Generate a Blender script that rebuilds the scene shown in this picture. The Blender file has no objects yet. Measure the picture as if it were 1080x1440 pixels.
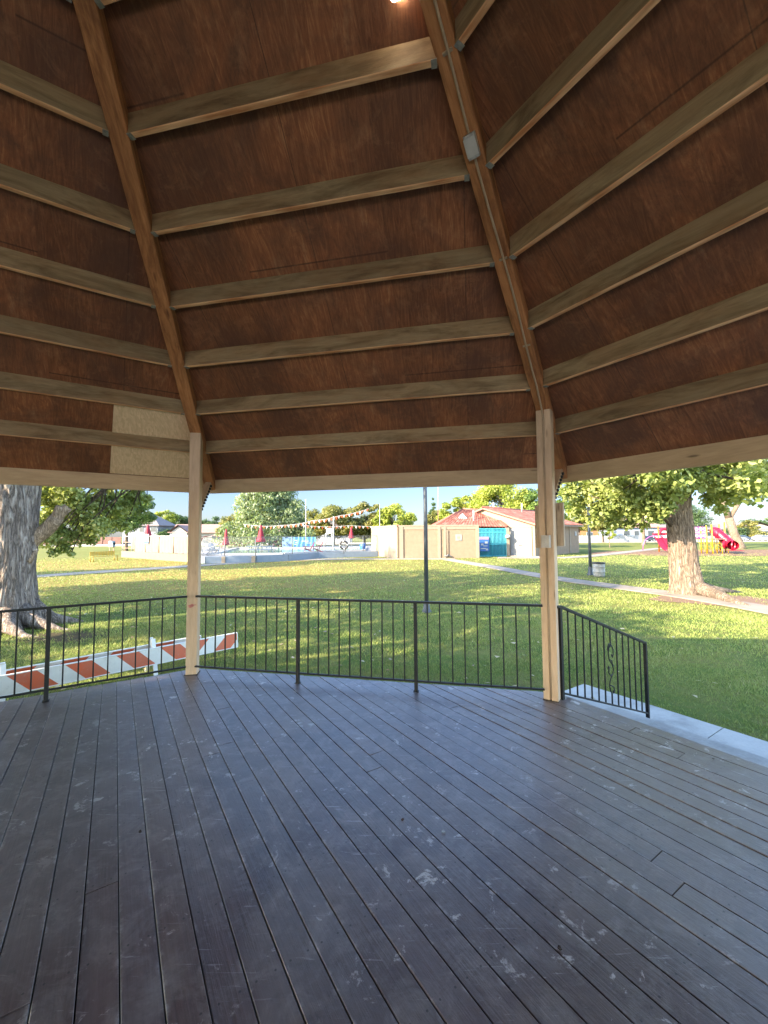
import bpy, math, random
import numpy as np
from mathutils import Vector, Matrix, noise

random.seed(7)
R_ = math.radians
scene = bpy.context.scene
C = scene.collection

# ------------------------------------------------------------------ camera
FPX, PITCH, ROLL, EYE = 576.9, R_(3.106), R_(0.4065), 1.6
GZ = -0.64                      # lawn level (deck top is z = 0)
fw = Vector((0, math.cos(PITCH), math.sin(PITCH)))
upv = Vector((0, -math.sin(PITCH), math.cos(PITCH)))
rt = Vector((1, 0, 0))
cam_d = bpy.data.cameras.new('camera')
cam = bpy.data.objects.new('camera', cam_d); C.objects.link(cam)
cam_d.sensor_fit = 'VERTICAL'; cam_d.sensor_height = 36; cam_d.lens = FPX / 1440 * 36
cam_d.clip_start = 0.05; cam_d.clip_end = 3000
COSR, SINR = math.cos(ROLL), math.sin(ROLL)
xr = rt * COSR - upv * SINR
yr = rt * SINR + upv * COSR
m = Matrix.Identity(4)
for i in range(3):
    m[i][0], m[i][1], m[i][2] = xr[i], yr[i], -fw[i]
m[2][3] = EYE
cam.matrix_world = m
scene.camera = cam

def ray(px, py):
    a, b = (px - 540) / FPX, (720 - py) / FPX
    a0, b0 = a * COSR + b * SINR, -a * SINR + b * COSR
    return fw + rt * a0 + upv * b0
def G(px, py, z=GZ):            # where a line of sight meets the level z
    d = ray(px, py); t = (z - EYE) / d.z
    return Vector((d.x * t, d.y * t, z))
def At(px, py, Y):              # where it reaches the distance Y
    d = ray(px, py); t = Y / d.y
    return Vector((d.x * t, Y, EYE + d.z * t))

# ------------------------------------------------------------------ object helpers
def tag(o, label=None, cat=None, group=None, kind=None):
    if label: o['label'] = label
    if cat: o['category'] = cat
    if group: o['group'] = group
    if kind: o['kind'] = kind
    return o
def empty(name, loc, label, cat, group=None, rz=0):
    o = bpy.data.objects.new(name, None); C.objects.link(o)
    o.empty_display_size = .2
    o.location = loc; o.rotation_euler = (0, 0, rz)
    return tag(o, label, cat, group)
def kids(o): return [c for c in bpy.data.objects if c.parent == o]
def copy_tree(o, parent=None):
    c = o.copy(); C.objects.link(c)
    if parent: c.parent = parent
    for ch in kids(o): copy_tree(ch, c)
    return c

class MB:
    """collects shapes; coordinates are local to the parent, or world with w=True"""
    def __init__(s): s.v = []; s.f = []; s.uv = []; s.sm = []
    def add(s, vs, fs, uvs=None, smooth=False):
        o = len(s.v); s.v += [tuple(v) for v in vs]
        for i, f in enumerate(fs):
            s.f.append([o + k for k in f])
            s.uv += (uvs[i] if uvs else [(0, 0)] * len(f))
            s.sm.append(smooth)
        return s
    def sect(s, p0, p1, pts, X, Y, voff=None):
        """extrude section pts (in X,Y axes) from p0 to p1; UV u=along v=around"""
        p0, p1 = Vector(p0), Vector(p1)
        L = (p1 - p0).length; n = len(pts)
        if voff is None: voff = random.random() * 40
        vs = [p0 + X * a + Y * b for a, b in pts] + [p1 + X * a + Y * b for a, b in pts]
        fs, uvs = [], []; acc = 0; uo = random.random() * 20
        for i in range(n):
            j = (i + 1) % n
            d = math.hypot(pts[j][0] - pts[i][0], pts[j][1] - pts[i][1])
            fs.append([i, j, n + j, n + i])
            uvs.append([(uo, voff + acc), (uo, voff + acc + d), (uo + L, voff + acc + d), (uo + L, voff + acc)])
            acc += d
        fs.append(list(range(n))[::-1]); uvs.append([(pts[k][0], voff + pts[k][1]) for k in range(n)][::-1])
        fs.append([n + k for k in range(n)]); uvs.append([(pts[k][0], voff + pts[k][1]) for k in range(n)])
        return s.add(vs, fs, uvs)
    def beam(s, p0, p1, w, h, up=(0, 0, 1), ch=.004, off=(0, 0)):
        p0, p1 = Vector(p0), Vector(p1); d = (p1 - p0).normalized()
        X = d.cross(Vector(up))
        if X.length < 1e-5: X = d.cross(Vector((0, 1, 0)))
        X.normalize(); Y = X.cross(d)
        a, b = w / 2, h / 2; c = min(ch, a * .4, b * .4)
        pts = [(-a + c, -b), (a - c, -b), (a, -b + c), (a, b - c), (a - c, b), (-a + c, b), (-a, b - c), (-a, -b + c)]
        pts = [(x + off[0], y + off[1]) for x, y in pts]
        return s.sect(p0, p1, pts, X, Y)
    def box(s, x0, x1, y0, y1, z0, z1, ch=0):
        if ch: return s.beam(((x0 + x1) / 2, (y0 + y1) / 2, z0), ((x0 + x1) / 2, (y0 + y1) / 2, z1), x1 - x0, y1 - y0, (0, 1, 0), ch)
        vs = [(x0, y0, z0), (x1, y0, z0), (x1, y1, z0), (x0, y1, z0), (x0, y0, z1), (x1, y0, z1), (x1, y1, z1), (x0, y1, z1)]
        fs = [[3, 2, 1, 0], [4, 5, 6, 7], [0, 1, 5, 4], [1, 2, 6, 5], [2, 3, 7, 6], [3, 0, 4, 7]]
        uv = []
        for f in fs:
            P = [vs[k] for k in f]
            if f in (fs[0], fs[1]): uv.append([(p[0], p[1]) for p in P])
            elif f in (fs[2], fs[4]): uv.append([(p[0], p[2]) for p in P])
            else: uv.append([(p[1], p[2]) for p in P])
        return s.add(vs, fs, uv)
    def tube(s, path, rad, n=8, cap=True, flat=False):
        path = [Vector(p) for p in path]
        if not hasattr(rad, '__len__'): rad = [rad] * len(path)
        vs, fs, uvs = [], [], []; ref = None; L = 0
        for i, p in enumerate(path):
            d = (path[min(i + 1, len(path) - 1)] - path[max(i - 1, 0)]).normalized()
            if ref is None:
                ref = d.cross(Vector((0, 0, 1)))
                if ref.length < .1: ref = Vector((1, 0, 0))
            ref = (ref - d * ref.dot(d)).normalized(); b = d.cross(ref)
            if i: L += (p - path[i - 1]).length
            for k in range(n):
                t = 2 * math.pi * k / n
                vs.append(p + (ref * math.cos(t) + b * math.sin(t)) * rad[i])
            if i:
                for k in range(n):
                    k2 = (k + 1) % n
                    fs.append([(i - 1) * n + k, (i - 1) * n + k2, i * n + k2, i * n + k])
                    u = rad[i] * 6.28 / n
                    uvs.append([(L - .1, k * u), (L - .1, (k + 1) * u), (L, (k + 1) * u), (L, k * u)])
        if cap:
            fs.append(list(range(n))[::-1]); uvs.append([(0, 0)] * n)
            q = (len(path) - 1) * n
            fs.append([q + k for k in range(n)]); uvs.append([(0, 0)] * n)
        return s.add(vs, fs, uvs, not flat)
    def lathe(s, prof, c=(0, 0, 0), n=16, smooth=True):
        c = Vector(c); vs, fs = [], []
        for i, (r, z) in enumerate(prof):
            for k in range(n):
                t = 2 * math.pi * k / n
                vs.append((c.x + r * math.cos(t), c.y + r * math.sin(t), c.z + z))
            if i:
                for k in range(n):
                    k2 = (k + 1) % n
                    fs.append([(i - 1) * n + k, (i - 1) * n + k2, i * n + k2, i * n + k])
        return s.add(vs, fs, None, smooth)
    def poly(s, P, th=None, n=None):
        """flat polygon, optionally thickened by th along -n"""
        P = [Vector(p) for p in P]; k = len(P)
        if not th: return s.add(P, [list(range(k))], [[(p.x, p.y) for p in P]])
        n = Vector(n).normalized(); Q = [p - n * th for p in P]
        fs = [list(range(k)), [k + i for i in range(k)][::-1]] + [[i, k + i, k + (i + 1) % k, (i + 1) % k] for i in range(k)]
        return s.add(P + Q, fs, [[((P + Q)[j].x, (P + Q)[j].z) for j in f] for f in fs])
    def build(s, name, mat, parent=None, w=False, **kw):
        off = Vector((0, 0, 0))
        if w:
            p = parent
            while p is not None: off += p.location; p = p.parent
        me = bpy.data.meshes.new(name)
        me.from_pydata([(v[0] - off.x, v[1] - off.y, v[2] - off.z) for v in s.v], [], s.f)
        l = me.uv_layers.new(name='UVMap')
        l.data.foreach_set('uv', np.array(s.uv, dtype=np.float32).ravel())
        me.polygons.foreach_set('use_smooth', s.sm)
        me.materials.append(mat); me.update()
        o = bpy.data.objects.new(name, me); C.objects.link(o)
        if parent: o.parent = parent
        tag(o, **kw)
        return o

# ------------------------------------------------------------------ material helpers
class NT:
    def __init__(s, name):
        s.m = bpy.data.materials.new(name); s.m.use_nodes = True
        s.t = s.m.node_tree; s.b = s.t.nodes['Principled BSDF']
    def n(s, typ, **kw):
        x = s.t.nodes.new(typ)
        for k, v in kw.items(): setattr(x, k, v)
        return x
    def link(s, a, b): s.t.links.new(a, b)
    def coord(s, kind='Object', scale=(1, 1, 1), rot=(0, 0, 0)):
        if kind == 'UV': o = s.n('ShaderNodeUVMap').outputs[0]
        elif kind == 'World': o = s.n('ShaderNodeNewGeometry').outputs['Position']
        else: o = s.n('ShaderNodeTexCoord').outputs[kind]
        mp = s.n('ShaderNodeMapping'); mp.inputs['Scale'].default_value = scale; mp.inputs['Rotation'].default_value = rot
        s.link(o, mp.inputs[0]); return mp.outputs[0]
    def noise(s, co, scale=5, detail=4, rough=.55, dist=0, out='Fac'):
        x = s.n('ShaderNodeTexNoise'); x.inputs['Scale'].default_value = scale; x.inputs['Detail'].default_value = detail
        x.inputs['Roughness'].default_value = rough; x.inputs['Distortion'].default_value = dist
        s.link(co, x.inputs['Vector']); return x.outputs[out]
    def vor(s, co, scale=5, feature='F1', out='Distance', rnd=1):
        x = s.n('ShaderNodeTexVoronoi', feature=feature); x.inputs['Scale'].default_value = scale
        x.inputs['Randomness'].default_value = rnd
        s.link(co, x.inputs['Vector']); return x.outputs[out]
    def ramp(s, fac, stops, interp='LINEAR'):
        x = s.n('ShaderNodeValToRGB'); x.color_ramp.interpolation = interp
        e = x.color_ramp.elements
        while len(e) < len(stops): e.new(.5)
        for i, (p, c) in enumerate(stops):
            e[i].position = p
            e[i].color = (c, c, c, 1) if not hasattr(c, '__len__') else (*c, 1)
        s.link(fac, x.inputs[0]); return x.outputs[0]
    def mix(s, fac, a, b, mode='MIX'):
        x = s.n('ShaderNodeMix', data_type='RGBA', blend_type=mode)
        for sock, v in ((x.inputs[0], fac), (x.inputs[6], a), (x.inputs[7], b)):
            if hasattr(v, 'is_linked') or hasattr(v, 'links'): s.link(v, sock)
            elif hasattr(v, '__len__'): sock.default_value = (*v, 1)
            else: sock.default_value = v
        return x.outputs[2]
    def math(s, op, a, b=0, c=None):
        x = s.n('ShaderNodeMath', operation=op)
        for i, v in enumerate((a, b, c)):
            if v is None: continue
            if hasattr(v, 'links'): s.link(v, x.inputs[i])
            else: x.inputs[i].default_value = v
        return x.outputs[0]
    def sep(s, co):
        x = s.n('ShaderNodeSeparateXYZ'); s.link(co, x.inputs[0]); return x.outputs
    def bump(s, h, strength=.3, dist=.01, after=None):
        x = s.n('ShaderNodeBump'); x.inputs['Strength'].default_value = strength; x.inputs['Distance'].default_value = dist
        s.link(h, x.inputs['Height'])
        if after: s.link(after, x.inputs['Normal'])
        s.link(x.outputs[0], s.b.inputs['Normal']); return x.outputs[0]
    def out(s, col=None, rough=None, spec=None, metal=None):
        for nm, v in (('Base Color', col), ('Roughness', rough), ('Specular IOR Level', spec), ('Metallic', metal)):
            if v is None: continue
            if hasattr(v, 'links'): s.link(v, s.b.inputs[nm])
            elif hasattr(v, '__len__'): s.b.inputs[nm].default_value = (*v, 1)
            else: s.b.inputs[nm].default_value = v
        return s.m

def plain(name, col, rough=.6, var=.18, scale=6, metal=0, spec=.4, bump=.15, kind='Object'):
    n = NT(name); co = n.coord(kind)
    f = n.noise(co, scale, 5, .6)
    lo = tuple(c * (1 - var) for c in col); hi = tuple(min(1, c * (1 + var)) for c in col)
    n.bump(n.noise(co, scale * 8, 3), bump, .01)
    return n.out(n.ramp(f, [(.3, lo), (.7, hi)]), rough, spec, metal)

def wood(name, lo, hi, rough=.7, grain=1, knots=0, stain=None, spec=.25, stain_amt=.5, bump=.3, patch=0, grime=.5):
    n = NT(name); co = n.coord('UV', (1.0, 14 * grain, 1))
    g = n.noise(co, 4, 6, .62, .6)
    fine = n.noise(n.coord('UV', (3, 90 * grain, 1)), 3, 3, .6)
    col = n.ramp(n.math('ADD', n.math('MULTIPLY', g, .75), n.math('MULTIPLY', fine, .25)), [(.3, lo), (.68, hi)])
    if stain:
        b = n.noise(n.coord('UV', (.7, 2, 1)), 2.2, 5, .65)
        col = n.mix(n.ramp(b, [(.5 - .1, 0), (.68, stain_amt)]), col, stain)
    if knots:
        k = n.vor(n.coord('UV', (2.2, 9, 1)), .8)
        col = n.mix(n.ramp(k, [(.04, .85), (.11, 0)]), col, tuple(c * .35 for c in lo))
    oi = n.n('ShaderNodeObjectInfo'); blot = n.noise(n.coord('UV', (.9, 5, 1)), 1.6, 6, .7, .8)
    col = n.mix(.8, col, n.ramp(oi.outputs['Random'], [(0, (.72, .70, .68)), (1, (1.08, 1.05, 1.0))]), 'MULTIPLY')
    col = n.mix(grime, col, n.ramp(blot, [(.36, (.30, .25, .20)), (.56, (1, 1, 1))]), 'MULTIPLY')
    chk = n.noise(n.coord('UV', (.8, 60, 1)), 2.0, 4, .6, .3)
    col = n.mix(n.ramp(chk, [(.66, 0), (.70, .6)]), col, tuple(c * .3 for c in lo))
    n.bump(n.math('ADD', g, fine), bump, .004)
    return n.out(col, rough, spec)

MAT = {}
MAT['post'] = wood('post_paint', (.64, .46, .31), (.77, .58, .41), .6, .6, 1, (.52, .38, .26), bump=.25, grime=.22)
MAT['joist'] = wood('joist_paint', (.25, .185, .105), (.35, .265, .155), .75, .8, 0, (.24, .12, .05), stain_amt=.6, grime=.6)
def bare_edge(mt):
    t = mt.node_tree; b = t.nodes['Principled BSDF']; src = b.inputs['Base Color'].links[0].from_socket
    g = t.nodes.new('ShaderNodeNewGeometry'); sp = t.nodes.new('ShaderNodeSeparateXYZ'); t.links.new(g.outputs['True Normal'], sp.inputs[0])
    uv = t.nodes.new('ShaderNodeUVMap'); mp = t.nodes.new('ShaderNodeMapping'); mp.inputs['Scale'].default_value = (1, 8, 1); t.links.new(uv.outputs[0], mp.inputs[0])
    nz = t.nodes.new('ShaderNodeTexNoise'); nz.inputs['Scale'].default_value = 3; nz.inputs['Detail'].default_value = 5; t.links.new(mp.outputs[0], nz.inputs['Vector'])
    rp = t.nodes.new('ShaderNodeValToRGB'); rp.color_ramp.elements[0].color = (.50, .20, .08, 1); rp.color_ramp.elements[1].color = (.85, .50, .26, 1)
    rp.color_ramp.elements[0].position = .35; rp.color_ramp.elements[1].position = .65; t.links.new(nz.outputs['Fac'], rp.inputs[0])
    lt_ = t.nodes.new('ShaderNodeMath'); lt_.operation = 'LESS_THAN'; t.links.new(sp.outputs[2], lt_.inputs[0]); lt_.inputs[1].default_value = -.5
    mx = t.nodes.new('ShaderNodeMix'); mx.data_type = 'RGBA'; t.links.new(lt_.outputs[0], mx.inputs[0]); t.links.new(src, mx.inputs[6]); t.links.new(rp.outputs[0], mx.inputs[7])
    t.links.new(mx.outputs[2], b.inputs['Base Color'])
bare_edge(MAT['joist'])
MAT['hip'] = wood('rafter_stain', (.38, .145, .05), (.66, .31, .125), .6, 1, 1, (.22, .09, .035), stain_amt=.6, grime=.75)
MAT['fascia'] = wood('fascia_paint', (.50, .355, .21), (.60, .445, .27), .65, .5, 1, grime=.22)
MAT['ironrail'] = plain('railing_black_paint', (.008, .0085, .009), .5, .3, 20, 0, .3)
MAT['galv'] = plain('galvanised_steel', (.42, .41, .38), .45, .3, 30, .6)
MAT['black'] = plain('black_iron', (.015, .014, .014), .5)
MAT['boxgrey'] = plain('grey_box_paint', (.42, .40, .37), .5)
MAT['weathered'] = wood('weathered_board', (.42, .33, .24), (.66, .54, .41), .8, .8, 1, (.14, .10, .07))
MAT['concrete'] = None

# plywood ceiling
def ply():
    n = NT('stained_plywood')
    co = n.coord('UV', (2.2, 16, 1))
    g = n.noise(co, 1.1, 8, .72, 3.2)
    big = n.noise(n.coord('UV', (.5, .8, 1)), 1.7, 4, .6)
    col = n.ramp(g, [(.28, (.18, .062, .025)), (.5, (.34, .125, .050)), (.72, (.56, .25, .11))])
    col = n.mix(n.ramp(big, [(.42, 0), (.70, .75)]), col, (.10, .045, .026))
    pale = n.noise(n.coord('UV', (.9, 3, 1)), 2.6, 6, .7)
    col = n.mix(n.ramp(pale, [(.58, 0), (.78, .5)]), col, (.55, .33, .18))
    # sheet seams across the boards every 1.22 m
    uv = n.sep(n.coord('UV'))
    seam = n.math('ABSOLUTE', n.math('SUBTRACT', n.math('FRACT', n.math('DIVIDE', uv[1], 1.22)), .5))
    col = n.mix(n.ramp(seam, [(.4965, 0), (.499, .8)]), col, (.015, .008, .005))
    idx = n.math('FLOOR', n.math('DIVIDE', n.math('ADD', uv[1], .61), 1.22))
    wn = n.n('ShaderNodeTexWhiteNoise', noise_dimensions='1D'); n.link(idx, wn.inputs['W'])
    col = n.mix(.75, col, n.ramp(wn.outputs[0], [(0, (.45, .45, .45)), (1, (1, 1, 1))]), 'MULTIPLY')
    s2 = n.math('ABSOLUTE', n.math('SUBTRACT', n.math('FRACT', n.math('DIVIDE', n.math('ADD', uv[0], n.math('MULTIPLY', idx, 1.1)), 2.44)), .5))
    col = n.mix(n.ramp(s2, [(.4975, 0), (.499, .8)]), col, (.02, .01, .006))
    W = n.coord('World')
    bl = n.noise(W, 1.3, 6, .7, 1.0); b3 = n.noise(W, 5, 6, .75, .5)
    col = n.mix(n.ramp(bl, [(.36, .75), (.60, 0)]), col, (.09, .042, .026))
    col = n.mix(n.ramp(b3, [(.54, 0), (.74, .28)]), col, (.46, .24, .12))
    col = n.mix(n.ramp(n.noise(W, 2.6, 7, .8, 2.5), [(.56, 0), (.66, .4)]), col, (.08, .034, .018))
    n.bump(g, .35, .004)
    return n.out(col, .62, .25)
MAT['ply'] = ply()
def osb():
    n = NT('new_strand_board')
    v = n.vor(n.coord('UV', (18, 45, 1)), 1.2, out='Color')
    sp = n.sep(v)
    col = n.ramp(sp[0], [(0, (.60, .42, .24)), (.5, (.66, .47, .28)), (1, (.74, .54, .33))])
    n.bump(sp[1], .2, .002)
    return n.out(col, .7, .2)
MAT['osb'] = osb()

def deckmat():
    n = NT('worn_painted_planks')
    uvraw = n.n('ShaderNodeUVMap').outputs[0]; uv = n.sep(uvraw)
    idx = n.math('FLOOR', n.math('DIVIDE', uv[1], 3.0))
    wn = n.n('ShaderNodeTexWhiteNoise', noise_dimensions='1D'); n.link(idx, wn.inputs['W'])
    W = n.coord('World')
    g = n.noise(n.coord('UV', (1.3, 26, 1)), 3, 6, .65, .4)
    col = n.ramp(g, [(.25, (.060, .036, .036)), (.55, (.100, .064, .062)), (.8, (.150, .104, .100))])
    col = n.mix(.6, col, n.ramp(wn.outputs[0], [(0, (.5, .48, .5)), (1, (1.25, 1.2, 1.2))]), 'MULTIPLY')
    # traffic dust, patchy
    d = n.noise(W, 1.1, 6, .6, .8)
    col = n.mix(n.ramp(d, [(.40, 0), (.68, .75)]), col, (.20, .165, .155))
    d2 = n.noise(W, 5.5, 7, .75, .6)
    col = n.mix(n.ramp(d2, [(.48, 0), (.70, .6)]), col, (.27, .235, .22))
    d3 = n.noise(W, 14, 6, .75)
    col = n.mix(n.ramp(d3, [(.55, 0), (.70, .45)]), col, (.022, .018, .018))
    # brown bare wood patches
    br = n.noise(W, 2.3, 5, .7, 1.5)
    col = n.mix(n.ramp(br, [(.58, 0), (.70, .45)]), col, (.17, .125, .105))
    bx = n.ramp(n.math('ADD', n.math('MULTIPLY', n.math('ADD', n.sep(W)[0], 0.2), .28), n.math('MULTIPLY', br, .5)), [(.45, 0), (1.0, .55)])
    col = n.mix(bx, col, (.17, .115, .08))
    # flaked white paint chips + scratches
    ch = n.noise(n.coord('World', (1, 1, 1), (0, 0, .5)), 7.0, 8, .75, .4)
    chm = n.ramp(ch, [(.595, 0), (.635, .75)])
    area = n.ramp(n.noise(W, .75, 3, .6), [(.38, .2), (.58, 1)])
    col = n.mix(n.math('MULTIPLY', chm, area), col, (.62, .56, .52))
    for rot, sc, th in ((.35, 2.4, .65), (1.2, 2.0, .66), (-.5, 2.8, .665)):
        sn = n.noise(n.coord('World', (1.2, 17, 1), (0, 0, rot)), sc, 5, .7, .5)
        col = n.mix(n.math('MULTIPLY', n.ramp(sn, [(th, 0), (th + .03, .55)]), area), col, (.50, .46, .45))
    # nail heads / knots
    kn = n.vor(n.coord('World'), 1.15)
    col = n.mix(n.ramp(kn, [(.012, .95), (.02, 0)]), col, (.006, .005, .005))
    # worn edges of each board
    vv = n.math('FRACT', n.math('DIVIDE', uv[1], 3.0))       # board occupies 0.5 +- w/2/3
    e = n.math('ABSOLUTE', n.math('SUBTRACT', vv, .5))
    en = n.noise(n.coord('UV', (3, 3, 1)), 4, 5, .7)
    em = n.math('MULTIPLY', n.ramp(e, [(.0176, 0), (.0198, 1)]), n.ramp(en, [(.53, 0), (.66, .6)]))
    col = n.mix(em, col, (.42, .38, .37))
    du = n.math('MULTIPLY', n.math('SUBTRACT', n.math('FRACT', n.math('DIVIDE', uv[0], .41)), .5), .41)
    dv = n.math('SUBTRACT', n.math('ABSOLUTE', n.math('MULTIPLY', n.math('SUBTRACT', vv, .5), 3.0)), .036)
    dist = n.math('ADD', n.math('MULTIPLY', du, du), n.math('MULTIPLY', dv, dv))
    col = n.mix(n.ramp(n.math('MULTIPLY', dist, 10000), [(.14, .8), (.26, 0)]), col, (.012, .01, .01))
    r = n.ramp(n.math('ADD', n.math('MULTIPLY', g, .5), n.math('MULTIPLY', d, .5)), [(.3, .30), (.7, .52)])
    rr = n.noise(W, 9, 5, .7)
    n.b.inputs['Coat Weight'].default_value = .22; n.b.inputs['Coat Roughness'].default_value = .33
    b1 = n.bump(n.math('ADD', n.math('MULTIPLY', g, 1.0), n.math('MULTIPLY', rr, 1.6)), .45, .004)
    return n.out(col, r, .85)
MAT['deck'] = deckmat()
MAT['rim'] = wood('rim_board', (.06, .045, .038), (.10, .08, .065), .7)
MAT['dark'] = plain('dark_underlay', (.03, .024, .018), .95)

def conc(name='pale_concrete', c=(.40, .385, .36), s=1.0):
    n = NT(name); W = n.coord('World')
    a = n.noise(W, .8 * s, 6, .65); b = n.noise(W, 40, 3, .6)
    col = n.ramp(a, [(.3, tuple(x * .66 for x in c)), (.5, c), (.7, tuple(x * 1.15 for x in c))])
    col = n.mix(.25, col, n.ramp(b, [(.3, .5), (.7, 1.0)]), 'MULTIPLY')
    n.bump(b, .25, .004)
    return n.out(col, .85, .3)
MAT['concrete'] = conc('pale_concrete', (.42, .40, .365), 2.6)
MAT['path'] = conc('path_concrete', (.235, .195, .155))
MAT['pooldeck'] = conc('pool_deck_concrete', (.20, .19, .185))

lb = G(60, 900)
def ground():
    n = NT('lawn_soil'); W = n.coord('World'); p = n.sep(W)
    a = n.noise(W, .35, 6, .65, .5); b = n.noise(W, 2.0, 7, .75); f = n.noise(W, 26, 3, .7)
    g = n.ramp(a, [(.3, (.062, .100, .022)), (.5, (.100, .140, .030)), (.7, (.165, .180, .048))])
    g = n.mix(n.ramp(b, [(.42, 0), (.66, .75)]), g, (.20, .165, .065))
    g = n.mix(n.ramp(n.noise(W, .9, 5, .7), [(.5, 0), (.7, .3)]), g, (.07, .10, .022))
    dryn = n.noise(W, .11, 4, .6, .3)
    # the drier strip of lawn in front of the pool
    yy = n.ramp(n.math('DIVIDE', p[1], 60), [(.20, 0), (.27, 1), (.60, 1), (.75, .2)])
    xx = n.ramp(n.math('DIVIDE', n.math('ADD', p[0], 40), 80), [(.42, 1), (.52, .55), (.62, .18)])
    m_ = n.math('MULTIPLY', n.math('MULTIPLY', yy, xx), n.ramp(dryn, [(.30, .45), (.62, 1)]))
    g = n.mix(m_, g, n.ramp(b, [(.3, (.19, .145, .040)), (.7, (.30, .205, .062))]))
    g = n.mix(.35, g, n.ramp(f, [(.25, .3), (.75, 1.0)]), 'MULTIPLY')
    sh = n.n('ShaderNodeVectorMath', operation='SUBTRACT'); n.link(W, sh.inputs[0]); sh.inputs[1].default_value = (lb.x + .2, lb.y + .25, GZ)
    sc_ = n.n('ShaderNodeVectorMath', operation='MULTIPLY'); n.link(sh.outputs[0], sc_.inputs[0]); sc_.inputs[1].default_value = (.62, 1.0, 0)
    ln_ = n.n('ShaderNodeVectorMath', operation='LENGTH'); n.link(sc_.outputs[0], ln_.inputs[0])
    dirt = n.ramp(n.math('ADD', ln_.outputs['Value'], n.math('MULTIPLY', n.math('SUBTRACT', b, .5), 1.8)), [(.35, .9), (.9, 0)])
    g = n.mix(dirt, g, (.06, .045, .032))
    g = n.mix(1, g, (1.0, .98, .92), 'MULTIPLY')
    n.bump(n.math('ADD', f, b), .6, .04)
    return n.out(g, .95, .1)
MAT['ground'] = ground()
def blade():
    n = NT('grass_blades'); W = n.coord('World')
    at = n.n('ShaderNodeAttribute', attribute_name='rnd')
    c = n.ramp(at.outputs['Fac'], [(0, (.17, .22, .055)), (.6, (.26, .31, .075)), (.85, (.33, .34, .10)), (1, (.46, .41, .20))])
    a = n.noise(W, .35, 4, .6, .5)
    c = n.mix(n.ramp(a, [(.45, 0), (.75, .55)]), c, (.25, .22, .075))
    tr = n.n('ShaderNodeBsdfTranslucent'); n.link(c, tr.inputs[0])
    n.out(c, .55, .25)
    mx = n.n('ShaderNodeMixShader'); mx.inputs[0].default_value = .35
    n.link(n.b.outputs[0], mx.inputs[1]); n.link(tr.outputs[0], mx.inputs[2])
    n.link(mx.outputs[0], n.t.nodes['Material Output'].inputs[0])
    return n.m
MAT['blade'] = blade()
def leafmat(name, dark, mid, light, trans=.4):
    n = NT(name)
    at = n.n('ShaderNodeAttribute', attribute_name='rnd')
    c = n.ramp(at.outputs['Fac'], [(0, dark), (.5, mid), (1, light)])
    n.out(c, .45, .35)
    tr = n.n('ShaderNodeBsdfTranslucent')
    n.link(n.mix(.5, c, (1.4, 1.25, .45), 'MULTIPLY'), tr.inputs[0])
    n.link(n.mix(1, c, (1.25, 1.3, .6), 'MULTIPLY'), tr.inputs[0])
    mx = n.n('ShaderNodeMixShader'); mx.inputs[0].default_value = trans
    n.link(n.b.outputs[0], mx.inputs[1]); n.link(tr.outputs[0], mx.inputs[2])
    n.link(mx.outputs[0], n.t.nodes['Material Output'].inputs[0])
    return n.m
LF = {
 'mulberry': leafmat('broad_green_leaves', (.05, .085, .02), (.11, .17, .035), (.24, .30, .07)),
 'grey': leafmat('greyish_leaves', (.075, .105, .05), (.14, .18, .08), (.26, .30, .145)),
 'bright': leafmat('bright_yellow_green_leaves', (.13, .16, .025), (.24, .28, .04), (.38, .38, .08)),
 'olive': leafmat('olive_leaves', (.075, .09, .025), (.17, .17, .045), (.33, .28, .09)),
 'park': leafmat('park_leaves', (.11, .15, .045), (.25, .29, .085), (.48, .49, .19)),
 'deep': leafmat('deep_green_leaves', (.035, .06, .022), (.06, .10, .035), (.11, .16, .05)),
}
def bark(name, a, b, sc=1.0, strength=1.0, patch=None):
    n = NT(name)
    co = n.coord('Object', (1, 1, .13))
    r1 = n.noise(co, 7.5 * sc, 6, .6, 1.2)
    ridge = n.math('MULTIPLY', n.math('ABSOLUTE', n.math('SUBTRACT', r1, .5)), 5.0)
    r2 = n.noise(n.coord('Object', (1, 1, .2)), 17 * sc, 5, .65, .8)
    ridge2 = n.math('MULTIPLY', n.math('ABSOLUTE', n.math('SUBTRACT', r2, .5)), 4.0)
    f = n.noise(n.coord('Object', (1, 1, .45)), 30 * sc, 5, .75)
    hgt = n.math('ADD', n.math('ADD', n.math('MINIMUM', ridge, .8), n.math('MULTIPLY', n.math('MINIMUM', ridge2, .8), .5)), n.math('MULTIPLY', f, .5))
    col = n.ramp(n.math('MULTIPLY', hgt, .62), [(.15, tuple(x * .30 for x in a)), (.42, a), (.85, b)])
    big = n.noise(n.coord('Object', (1, 1, .5)), 1.1, 4, .6)
    col = n.mix(.5, col, n.ramp(big, [(.3, (.65, .62, .6)), (.7, (1, 1, 1))]), 'MULTIPLY')
    n.bump(hgt, strength, .06)
    return n.out(col, .9, .15)
MAT['bark_big'] = bark('furrowed_grey_bark', (.36, .285, .235), (.70, .59, .50))
MAT['bark_tan'] = bark('tan_bark', (.25, .185, .135), (.44, .35, .27), 1.2, .8)
MAT['bark_dark'] = bark('dark_bark', (.12, .09, .065), (.2, .16, .12), 1.3, .7)
MAT['bark_pale'] = bark('pale_bark', (.19, .14, .10), (.28, .215, .16), 1.5, .4)

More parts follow.
